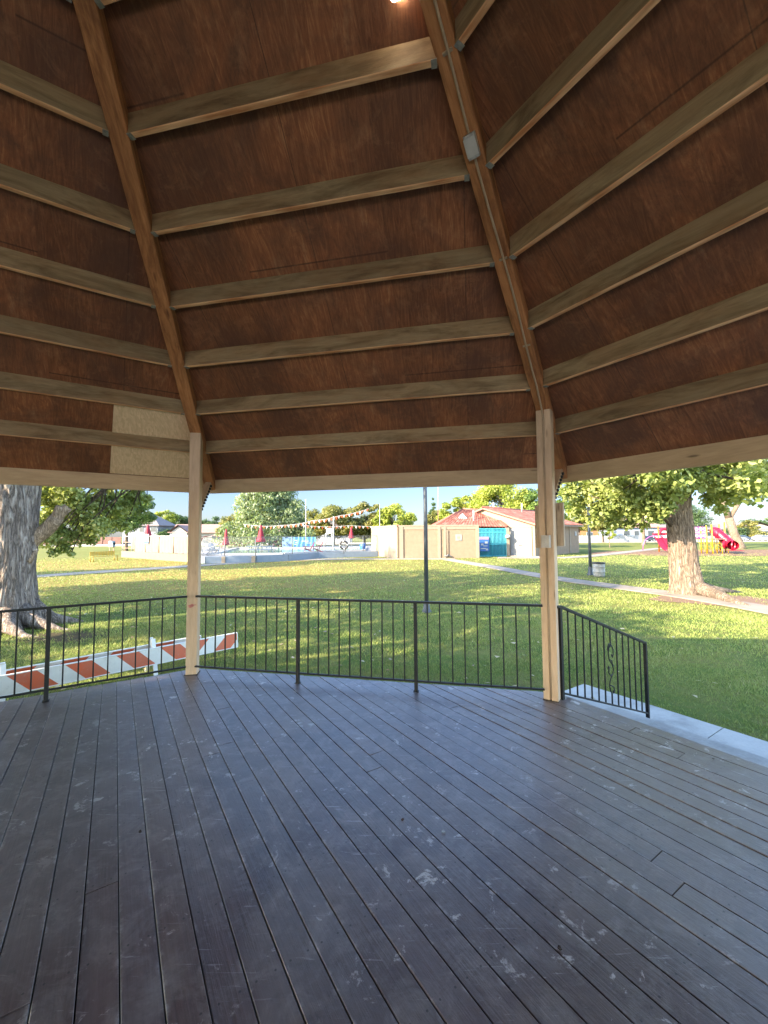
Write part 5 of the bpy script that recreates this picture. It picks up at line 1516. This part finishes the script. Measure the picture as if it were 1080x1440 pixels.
for x, z, w_, h_ in ((.2, .25, .3, .22), (.12, -.05, .4, .08), (-.2, .1, .25, .2), (-.1, -.3, .5, .1), (.25, -.38, .2, .16)): board('white_mark', At(681, 767, GY - .125) + Vector((x, 0, z)), w_, h_, .008, whitep, ps)
# wall lamp + post right of the gate
q = At(714, 754, GY - .1); wl = empty('wall_lamp', q, 'round white wall fixture right of the turquoise gate', 'wall light'); b = MB(); b.lathe([(0, -.2), (.2, -.18), (.26, 0), (.2, .12), (0, .14)], q, 12); b.build('shade', whitep, wl, w=True)
b = MB(); b.tube([q + Vector((0, 0, 0)), q + Vector((.1, .25, 0))], .04, 6); b.build('bracket', stuccof, wl, w=True)
b = MB(); b.box(At(711.5, 760, GY).x + .03, At(716.5, 760, GY).x, GY + .0, GY + .3, GZ, gz1 + .1); o = b.build('gate_pier', stuccof); tag(o, 'narrow tan pier between the turquoise gate and the white doors', 'pier')
# concrete curb in front of the doors
b = MB(); P = [gp(-1.0, GZ + .08, .05), gp(3.6, GZ + .08, .05), gp(3.6, GZ + .08, .9), gp(-1.0, GZ + .08, .9)]; b.poly(P, .1, (0, 0, 1)); b.build('pavement', MAT['path'], kind='structure')

# ------------------------------------------------------------------ houses
glass = plain('dark_window_glass', (.04, .05, .06), .15, .1, 3)
def house(label, xc, Y, wd, dp, wallh, roofh, wallm, roofm, kind='hip', wins=(), door=None, rz=0, ov=.5):
    root = empty('house', (xc, Y, GZ), label, 'house', 'houses across the street', rz)
    b = MB(); b.box(-wd / 2, wd / 2, 0, dp, 0, wallh); b.build('wall', wallm, root)
    x0, x1, y0, y1 = -wd / 2 - ov, wd / 2 + ov, -ov, dp + ov; z0, z1 = wallh - .02, wallh + roofh; b = MB()
    th = .18
    if kind == 'hip':
        rx = max(.1, wd / 2 - dp / 2); P = [(x0, y0, z0), (x1, y0, z0), (x1, y1, z0), (x0, y1, z0), (-rx, dp / 2, z1), (rx, dp / 2, z1)]
        fs = [[0, 1, 5, 4], [1, 2, 5], [2, 3, 4, 5], [3, 0, 4]]
    elif kind == 'gablex':      # ridge along x, gables at the ends
        P = [(x0, y0, z0), (x1, y0, z0), (x1, y1, z0), (x0, y1, z0), (x0, dp / 2, z1), (x1, dp / 2, z1)]; fs = [[0, 1, 5, 4], [2, 3, 4, 5]]
    else:                       # gable towards us
        P = [(x0, y0, z0), (x1, y0, z0), (x1, y1, z0), (x0, y1, z0), (0, y0, z1), (0, y1, z1)]; fs = [[3, 0, 4, 5], [1, 2, 5, 4]]
    nP = len(P); P2 = P + [(a, c, d + th) for a, c, d in P]
    fs2 = [[i + nP for i in f] for f in fs] + [f[::-1] for f in fs]
    for i, j in ((0, 1), (1, 2), (2, 3), (3, 0)): fs2.append([i, j, j + nP, i + nP])
    b.add(P2, fs2, [[(P2[i][0], P2[i][1]) for i in f] for f in fs2]); b.build('roof', roofm, root)
    if kind == 'gablex':
        for x in (-wd / 2 + .01, wd / 2 - .01):
            b = MB(); b.poly([(x, 0, wallh), (x, dp, wallh), (x, dp / 2, z1 - .1)], .2, (1 if x > 0 else -1, 0, 0)); b.build('gable', wallm, root)
    elif kind == 'gabley':
        b = MB(); b.poly([(-wd / 2, .01, wallh), (wd / 2, .01, wallh), (0, .01, z1 - .25)], .2, (0, -1, 0)); b.build('gable', wallm, root)
    for (x, z, w_, h_) in wins:
        b = MB(); b.box(x - w_ / 2 - .1, x + w_ / 2 + .1, -.08, .06, z - h_ / 2 - .1, z + h_ / 2 + .1); fr_ = b.build('window', whitep, root)
        b = MB(); b.box(x - w_ / 2, x + w_ / 2, -.11, -.083, z - h_ / 2, z + h_ / 2); b.build('pane', glass, fr_)
    if door:
        x, w_, h_ = door; b = MB(); b.box(x - w_ / 2, x + w_ / 2, -.08, .04, .05, h_); b.build('door', plain('house_door', (.3, .28, .26), .6), root)
    return root
rg = plain('grey_shingles', (.15, .125, .12), .9, .15, 2); rp = plain('pink_shingles', (.22, .135, .11), .9, .15, 2)
wg = plain('pale_grey_siding', (.16, .165, .18), .8, .06, 1); wc = plain('cream_siding', (.26, .24, .21), .8, .06, 1); wb_ = plain('blue_grey_siding', (.17, .195, .23), .8, .06, 1)
hx = lambda px, Y: At(px, 750, Y).x
house('grey hip roofed house behind the cream screened fence', hx(197, 112), 112, 9.6, 9, 5.0, 3.6, wg, rg, 'hip', ((-3.2, 3.9, 2.2, 1.1), (3.6, 3.9, 1.4, 1.1), (0.3, 3.9, 1.0, 1.1)), ov=.7)
house('low white-gabled house with long pinkish roof', hx(296, 114), 114, 19, 8, 2.9, 2.4, wc, rp, 'gablex', ((-3, 1.7, 1.6, 1.1), (1.5, 1.7, 2.2, 1.1), (6, 1.7, 1.6, 1.1)), (4, 1, 2.1), .2)
house('small white gable-fronted house left of the long pinkish roof', hx(251, 111), 111, 4.6, 6, 3.1, 1.9, wc, rp, 'gabley', ((0, 1.8, 1.2, 1.1),), None, 0)
house('low beige house behind the drooping pool tree', hx(380, 118), 118, 17, 8, 3.0, 2.0, wc, rp, 'gablex', ((-5, 1.7, 1.6, 1.1), (0, 1.7, 2.2, 1.1), (5, 1.7, 1.6, 1.1)))
house('low house seen through the pool bunting', hx(455, 116), 116, 15, 8, 3.2, 2.2, wg, rg, 'hip', ((-4, 1.8, 1.8, 1.1), (1, 1.8, 1.8, 1.1), (5, 1.8, 1.2, 1.1)))
house('blue-grey house with pink hip roof left of the mulberry trunk', hx(917, 104), 108.5, 12.5, 9, 3.5, 2.6, wb_, rp, 'hip', ((-3.8, 2.0, 1.5, 1.3), (-1.2, 2.0, 1.2, 1.3), (2.6, 2.0, 1.6, 1.3)), (.6, 1, 2.1))
house('long low pale house behind the slide at right', hx(1010, 118), 118, 26, 9, 2.9, 1.5, wc, rg, 'gablex', ((-8, 1.7, 1.8, 1.1), (-2, 1.7, 2.4, 1.1), (4, 1.7, 1.8, 1.1)), (8, 1, 2.1))
house('small gabled house above the white car', hx(1062, 116), 115, 9, 7, 3.2, 1.6, wc, rg, 'gabley', ((-2.2, 1.8, 1.4, 1.2), (2.0, 1.8, 1.4, 1.2)), (0, 1, 2.1))
house('orange-walled house glimpsed behind the far trees near the building end', hx(817, 110), 110, 9, 8, 3.2, 2.2, plain('orange_stucco', (.26, .12, .05), .85), rp, 'hip', ((-2, 1.8, 1.5, 1.1), (2.3, 1.8, 1.5, 1.1)))
# brick-red board fence at left, white fence at right
def bfence(label, px0, px1, Y, h, mat, n, capm=None):
    x0, x1 = hx(px0, Y), hx(px1, Y); root = empty('board_fence', (x0, Y, GZ), label, 'fence')
    b = MB(); rs_ = random.Random(int(Y)); k = x0
    while k < x1: b.box(k, k + .19, -0 + Y, Y + .03, GZ, GZ + h + rs_.uniform(-.02, .02)); k += .2
    b.build('boards', mat, root, w=True)
    for k in range(n + 1): x = x0 + (x1 - x0) * k / n; b = MB(); b.box(x - .08, x + .08, Y - .1, Y - .003, GZ, GZ + h + .1); b.build('fence_post', capm or mat, root, w=True)
bfence('reddish brown board fence along the far street at left', 40, 170, 110.5, 2.0, plain('red_brown_boards', (.14, .065, .05), .8, .35, 1.5), 10)
bfence('long white fence beyond the lawn right of the building', 808, 903, 92, 1.6, whitep, 9)
# cars
def car(label, px, Y, col, flip=1, L=4.5, grp='cars parked along the far street'):
    root = empty('parked_car', (hx(px, Y), Y, GZ + .012), label, 'car', grp)
    cm = NT('car_paint'); cm.out(col, .25, .6); cm = cm.m; W = 1.75
    prof = [(-L / 2, .35), (-L / 2 + .05, .75), (-L / 2 + .3, .88), (-L / 2 + 1.2, .95), (-L / 2 + 1.9, 1.38), (-L / 2 + 3.0, 1.42), (-L / 2 + 3.8, 1.0), (L / 2 - .1, .9), (L / 2, .6), (L / 2 - .05, .33)]
    def ext(prof, w0, inset, name, mat):
        b = MB(); n = len(prof); P = []
        for y, s_ in ((-w0 / 2, 1), (w0 / 2, 1)):
            for x, z in prof: P.append((x * flip, y * (1 - inset * max(0, z - .9)), z))
        b.add(P, [list(range(n)), list(range(n, 2 * n))[::-1]] + [[i, i + n, (i + 1) % n + n, (i + 1) % n] for i in range(n)]); return b.build(name, mat, root)
    bd = ext(prof, W, .25, 'body', cm)
    ext([(-L / 2 + 1.38, .98), (-L / 2 + 1.98, 1.32), (-L / 2 + 2.95, 1.35), (-L / 2 + 3.6, 1.0)], W + .02, .25, 'side_windows', glass)
    for x in (-L / 2 + .85, L / 2 - .85):
        for y in (-W / 2 + .08, W / 2 - .08):
            b = MB(); b.tube([(x, y - .1, .32), (x, y + .1, .32)], .32, 16); wh_ = b.build('wheel', MAT['black'], root)
            b = MB(); b.tube([(x, y - .115 if y < 0 else y + .1, .32), (x, y - .1 if y < 0 else y + .115, .32)], .18, 12); b.build('rim', MAT['galv'], wh_)
    for y in (-.55, .55):
        b = MB(); b.box(L / 2 * flip - .04 * 1, L / 2 * flip + .02, y - .18, y + .18, .62, .76); b.build('headlight', whitep, root)
car('white sedan parked at the far right edge beyond the playground', 1072, 98.5, (.32, .32, .31), -1)
car('dark blue car partly hidden behind the forked pale trunk', 1047 - 8, 99, (.03, .04, .07), 1)
car('dark car parked in front of the blue-grey house', 908, 98.5, (.025, .028, .04), 1)
car('silver car behind the forked trunk near the slide', 1053 - 20, 97.2, (.18, .19, .2), -1, 4.3)
# ------------------------------------------------------------------ lamp posts, trash can, yellow bench, collection box
lamp_green = plain('dark_green_black_paint', (.045, .052, .06), .4, .2, 9)
q = G(600, 861)
lp = empty('lamp_post', (q.x, q.y, GZ), 'tall dark lamp post right outside the front railing', 'lamp post', 'park lamp posts')
b = MB(); b.tube([(0, 0, 0), (0, 0, 3), (-.03, 0, 7.2)], [.062, .056, .048], 14); b.build('pole', lamp_green, lp)
b = MB(); b.lathe([(.14, 0), (.14, .04), (.10, .10), (.08, .3)], n=14); b.build('base', lamp_green, lp)
b = MB(); b.lathe([(.06, 7.15), (.25, 7.25), (.28, 7.35), (.1, 7.6), (0, 7.65)], (-.03, 0, 0), 14); b.build('luminaire', lamp_green, lp)
q = G(830.5, 809); lp = empty('lamp_post', (q.x, q.y, GZ), 'dark lamp post beside the white trash can', 'lamp post', 'park lamp posts')
t = At(827.5, 712, q.y) - Vector((q.x, q.y, GZ))
b = MB(); b.tube([(0, 0, 0), t * .5, t], [.085, .07, .06], 12); b.build('pole', lamp_green, lp)
b = MB(); b.lathe([(.17, 0), (.17, .05), (.12, .12), (.1, .45)], n=12); b.build('base', lamp_green, lp)
b = MB(); b.lathe([(.06, 0), (.25, .1), (.28, .3), (.1, .5), (0, .55)], t, 12); b.build('luminaire', lamp_green, lp)
q = G(842.5, 811); tc_ = empty('trash_can', (q.x, q.y, GZ), 'white barrel trash can with dark rim beside a lamp post', 'trash can')
b = MB(); b.lathe([(0, .02), (.25, .0), (.27, .1), (.28, .25), (.295, .27), (.28, .29), (.285, .5), (.30, .52), (.285, .54), (.29, .68)], n=20); b.build('can_body', plain('worn_white_metal', (.27, .265, .25), .6, .15, 6), tc_)
b = MB(); b.lathe([(.305, .66), (.31, .70), (.30, .73), (.25, .73), (.25, .5), (0, .5)], n=20); b.build('rim', MAT['black'], tc_)
yel = plain('yellow_coating', (.32, .20, .01), .5, .1, 5)
q0, q1 = G(131, 790.5), G(165, 788.5); yb = empty('yellow_bench', q0, 'yellow metal bench standing on dry grass near the path', 'bench')
dB = (q1 - q0); dB.z = 0; Lb = dB.length; dB.normalize(); nb = Vector((-dB.y, dB.x, 0))
b = MB()
for k in range(5): b.beam(q0 + nb * (k * .1) + z_(.46) - dB * .1, q1 + nb * (k * .1) + z_(.46) + dB * .1, .07, .03, (0, 0, 1), .004)
b.build('seat', yel, yb, w=True)
b = MB()
for k in range(3): b.beam(q0 + nb * .5 + z_(.6 + k * .11), q1 + nb * .5 + z_(.6 + k * .11), .03, .08, (0, 0, 1), .004)
for k in range(9): p = q0.lerp(q1, k / 8) + nb * .5; b.beam(p + z_(.46), p + z_(.88), .03, .03, nb)
b.build('backrest', yel, yb, w=True)
for p in (q0, q1, q0 + nb * .45, q1 + nb * .45): b = MB(); b.tube([p, p + z_(.46)], .035, 8); b.build('leg', yel, yb, w=True)
q = G(157, 775); cb_ = empty('collection_box', (q.x, q.y, GZ), 'grey box on two legs beyond the yellow bench', 'box')
gb = plain('blue_grey_metal', (.20, .25, .28), .5)
b = MB(); b.box(-.36, .36, -.3, .3, .65, 1.25, .03); b.tube([(-.36, 0, 1.25), (.36, 0, 1.25)], .28, 14); b.build('box_body', gb, cb_)
for x in (-.28, .28): b = MB(); b.box(x - .05, x + .05, -.05, .05, 0, .65); b.build('leg', brown, cb_)
# ------------------------------------------------------------------ playground
pr = plain('red_play_plastic', (.26, .006, .022), .35, .06, 2); py_ = plain('yellow_play_paint', (.32, .17, .01), .4, .06, 2); ppk = plain('pink_play_plastic', (.25, .06, .19), .4, .06, 2); por = plain('orange_play_paint', (.30, .09, .01), .4)
PY = 43.0
pgn = empty('play_structure', At(1000, 765, PY) * 1, 'playground tower with yellow posts and purple panels behind the mulberry trunk', 'play structure'); pgn.location.z = GZ
def post_(px, Y, topy, mat, root, r=.07): t_ = At(px, topy, Y); b = MB(); b.tube([(t_.x, Y, GZ), (t_.x, Y, t_.z)], r, 10); b.lathe([(r, 0), (r * 1.2, .03), (0, .12)], t_, 10); b.build('post', mat, root, w=True)
for px, Y, ty in ((993, 42.8, 740), (1000.5, 42.0, 738.5), (1018.5, 44.5, 735), (1011, 45, 738)): post_(px, Y, ty, py_, pgn)
dk0, dk1 = At(992, 758.5, PY), At(1019, 758.5, PY)
b = MB(); b.box(dk0.x, dk1.x, 42.2, 44.6, dk0.z, dk0.z + .08); b.build('platform', plain('play_deck', (.25, .12, .10), .6), pgn, w=True)
q = At(984, 751.5, 43.6)
for z, h_ in ((.55, .5), (-.15, .55)):
    b = MB(); b.beam(q + Vector((-.7, 0, z)), q + Vector((.75, 0, z)), .05, h_, (0, 0, 1), .02); pn_ = b.build('panel', ppk, pgn, w=True)
    for x in (-.35, .1, .5):
        b = MB(); torus(b, q + Vector((x, -.06, z)), .13, .03, 'y', 14, 6); b.build('ring', plain('white_play', (.66, .60, .64), .5), pn_, w=True)
for px in (974.5, 985): post_(px, 43.6, 742, ppk if px < 980 else py_, pgn, .06)
# arch climbers at the foot
for k, (px, Y) in enumerate(((990, 42.2), (997, 41.7), (1006, 42.2), (1012, 42.0))):
    q = At(px, 770, Y); b = MB()
    for j in range(3): torus(b, (q.x + (j - 1) * .22, Y + j * .15, GZ + .25 + j * .28), .28, .018, 'y', 12, 6, 0, math.pi)
    b.tube([(q.x - .25, Y, GZ), (q.x - .3, Y + .3, dk0.z)], .03, 6); b.build('climber_rung', py_, pgn, w=True)
for px in (1003, 1016): q = At(px, 774, 41.8); b = MB(); b.tube([(q.x, 41.8, GZ), (q.x, 41.8, GZ + .7)], .05, 8); b.build('footing_post', py_, pgn, w=True)
sl = empty('tube_slide', (At(1018, 765, PY).x, PY, GZ), 'bright red enclosed tube slide descending to the right', 'slide')
pts = [At(1003, 746, 43.6), At(1006.5, 747.5, 43.3), At(1012, 752, 43), At(1018, 757.5, 42.7), At(1024, 762.5, 42.4), At(1029, 765.8, 42.0), At(1031, 767.0, 41.4)]
b = MB(); b.tube(pts, [.40, .46, .46, .46, .46, .47, .48], 20, cap=False); b.build('tube', pr, sl, w=True)
for i_ in (1, 2, 3, 4):                      # joint flanges between the tube sections
    d_ = (pts[i_ + 1] - pts[i_ - 1]).normalized(); b = MB(); b.tube([pts[i_] - d_ * .035, pts[i_] + d_ * .035], .50, 20); b.build('flange', pr, sl, w=True)
b = MB(); b.tube([pts[-1] + Vector((-.02, .02, 0)), pts[-1] + Vector((.03, -.05, -.005))], .52, 20, cap=False); b.build('exit_ring', pr, sl, w=True)
b = MB(); e_ = pts[-1]; b.tube([e_ + Vector((-.15, .75, .05)), e_ + Vector((-.16, .78, .05))], .44, 20); b.build('inner_shadow_wall', pr, sl, w=True)
b = MB(); b.beam(e_ + Vector((-.5, -.15, -.48)), e_ + Vector((.62, -.15, -.52)), .7, .06, (0, 0, 1), .02); b.build('exit_lip', pr, sl, w=True)
for px, ty in ((1008, 757), (1024, 768)): q = At(px, ty, 42.9); b = MB(); b.tube([(q.x, 42.9, GZ), (q.x, 42.9, q.z)], .04, 8); b.build('support', py_, sl, w=True)
# red wavy slide module
Y2 = 46.3; md = empty('double_slide', (At(933, 770, Y2).x, Y2, GZ), 'red double slide with arched red roof and orange posts left of the mulberry trunk', 'slide')
for px in (925.5, 946): post_(px, Y2 + .6, 741, por, md, .07)
xa, xb = At(925, 760, Y2).x, At(945, 760, Y2).x
for k in range(3):                          # side walls and divider
    x = xa + (xb - xa) * k / 2; P = [At(925, 757, Y2).z, 0]
    b = MB(); b.tube([(x, Y2 + .5, At(930, 756, Y2).z + .12), (x - .02, Y2 + .1, At(930, 760, Y2).z), (x - .04, Y2 - .5, At(930, 768, Y2).z), (x - .05, Y2 - 1.1, GZ + .32), (x - .05, Y2 - 1.6, GZ + .26)], .07, 8); b.build('side_wall', pr, md, w=True)
for k in range(2):
    x0, x1 = xa + (xb - xa) * k / 2, xa + (xb - xa) * (k + 1) / 2; vs, fs = [], []
    prof = [(Y2 + .5, At(930, 756, Y2).z), (Y2 + .1, At(930, 760.5, Y2).z), (Y2 - .5, At(930, 768.5, Y2).z), (Y2 - 1.1, GZ + .22), (Y2 - 1.6, GZ + .18)]
    for y, z in prof: vs += [(x0, y, z), ((x0 + x1) / 2, y, z - .07), (x1, y, z)]
    for i in range(4):
        for j in range(2): fs.append([i * 3 + j, i * 3 + j + 1, i * 3 + j + 4, i * 3 + j + 3])
    b = MB(); b.add(vs, fs, None, True); b.build('chute', pr, md, w=True)
q = At(935, 749, Y2 + .7); b = MB(); torus(b, (q.x, q.y, q.z - .25), .68, .16, 'y', 16, 8, .1, math.pi - .1); b.build('arch_roof', pr, md, w=True)
b = MB(); b.beam((xa, Y2 + .8, q.z - .15), (xb, Y2 + .8, q.z - .15), .06, .22, (0, 0, 1), .01); b.build('rail_panel', pr, md, w=True)
b = MB(); b.beam((xa + .1, Y2 + .9, At(930, 755, Y2).z + .2), (xb - .1, Y2 + .9, At(930, 755, Y2).z + .2), .05, .5, (0, 0, 1), .02); b.build('window_panel', plain('pale_play_panel', (.5, .45, .5), .5), md, w=True)
ar = empty('arch_climber', (At(914, 770, 46).x, 46, GZ), 'pink arched ladder climber at the left end of the playground', 'climber')
for y in (45.6, 46.3):
    P = [At(px, py, y) for px, py in ((904, 774), (904.5, 766), (907.5, 759), (913, 755), (919, 753.5), (925, 753))]; b = MB(); b.tube(P, .045, 8); b.build('side_rail', ppk, ar, w=True)
for px, py in ((904.3, 768), (906, 762), (909.5, 757.3), (914, 754.8), (919, 753.5)):
    b = MB(); b.tube([At(px, py, 45.6), At(px, py, 46.3)], .03, 6); b.build('rung', ppk, ar, w=True)
# litter on the deck
def litter(px, py, s_, mat, label, name='paper_scrap'):
    q = G(px, py, 0); b = MB(); rs_ = random.Random(int(px)); P = []
    for k in range(7): a = 6.283 * k / 7; P.append((q.x + math.cos(a) * s_ * rs_.uniform(.5, 1), q.y + math.sin(a) * s_ * rs_.uniform(.6, 1), .004 + rs_.uniform(0, .006)))
    b.poly(P, .002, (0, 0, 1)); o = b.build(name, mat, None); tag(o, label, 'litter')
litter(624, 1171, .014, whitep, 'tiny white paper scrap on the middle of the deck')
lfm = plain('dead_leaf', (.05, .03, .02), .8)
for px, py, l in ((566, 1154, 'dark dead leaf bit on the deck left of the paper scrap'), (1003, 1068, 'dark dead leaf bit near the stair edge of the deck'), (197, 1171, 'dark round leaf bit on the left planks'), (787, 1335, 'dark leaf bit on the lower right planks')): litter(px, py, .011, lfm, l, 'dead_leaf')
# fallen leaves on the lawn
def fallen():
    rng = np.random.default_rng(9); N = 260; y = 5 + rng.random(N) ** 1.3 * 16; x = (rng.random(N) * 1.9 - .95) * y
    k = ~((np.hypot(x - GC.x, y - GC.y) < 5.7))
    x, y = x[k], y[k]; N = len(x); a = rng.random(N) * 6.28; s_ = .03 + rng.random(N) * .04; V = []
    ca, sa = np.cos(a) * s_, np.sin(a) * s_; z = GZ + .05 + rng.random(N) * .02; t_ = rng.normal(0, .012, N)
    P = np.stack([np.stack([x - ca, y - sa, z], 1), np.stack([x + sa * .6, y - ca * .6, z + t_], 1), np.stack([x + ca, y + sa, z], 1), np.stack([x - sa * .6, y + ca * .6, z + t_ + .01], 1)], 1).reshape(-1, 3)
    lm = leafmat('dry_leaves', (.20, .12, .05), (.38, .27, .13), (.55, .47, .33), .1)
    fast_mesh('fallen_leaves', P, 4, np.repeat(rng.random(N), 4), lm, None, kind='stuff', label='scattered dry leaves lying on the lawn near the gazebo', cat='leaves')
fallen()

# pale paving added behind the camera, unseen, to bounce sunlight under the roof
sheet('pavement', [(-190, -195), (190, -195), (190, -8), (-190, -8)], GZ + .03, conc('bounce_concrete', (.72, .68, .61)))
scene.view_settings.view_transform = 'Standard'; scene.view_settings.look = 'None'
scene.view_settings.exposure = 3.1; scene.view_settings.gamma = 1
scene.cycles.use_denoising = True
scene.cycles.max_bounces = 12; scene.cycles.diffuse_bounces = 8
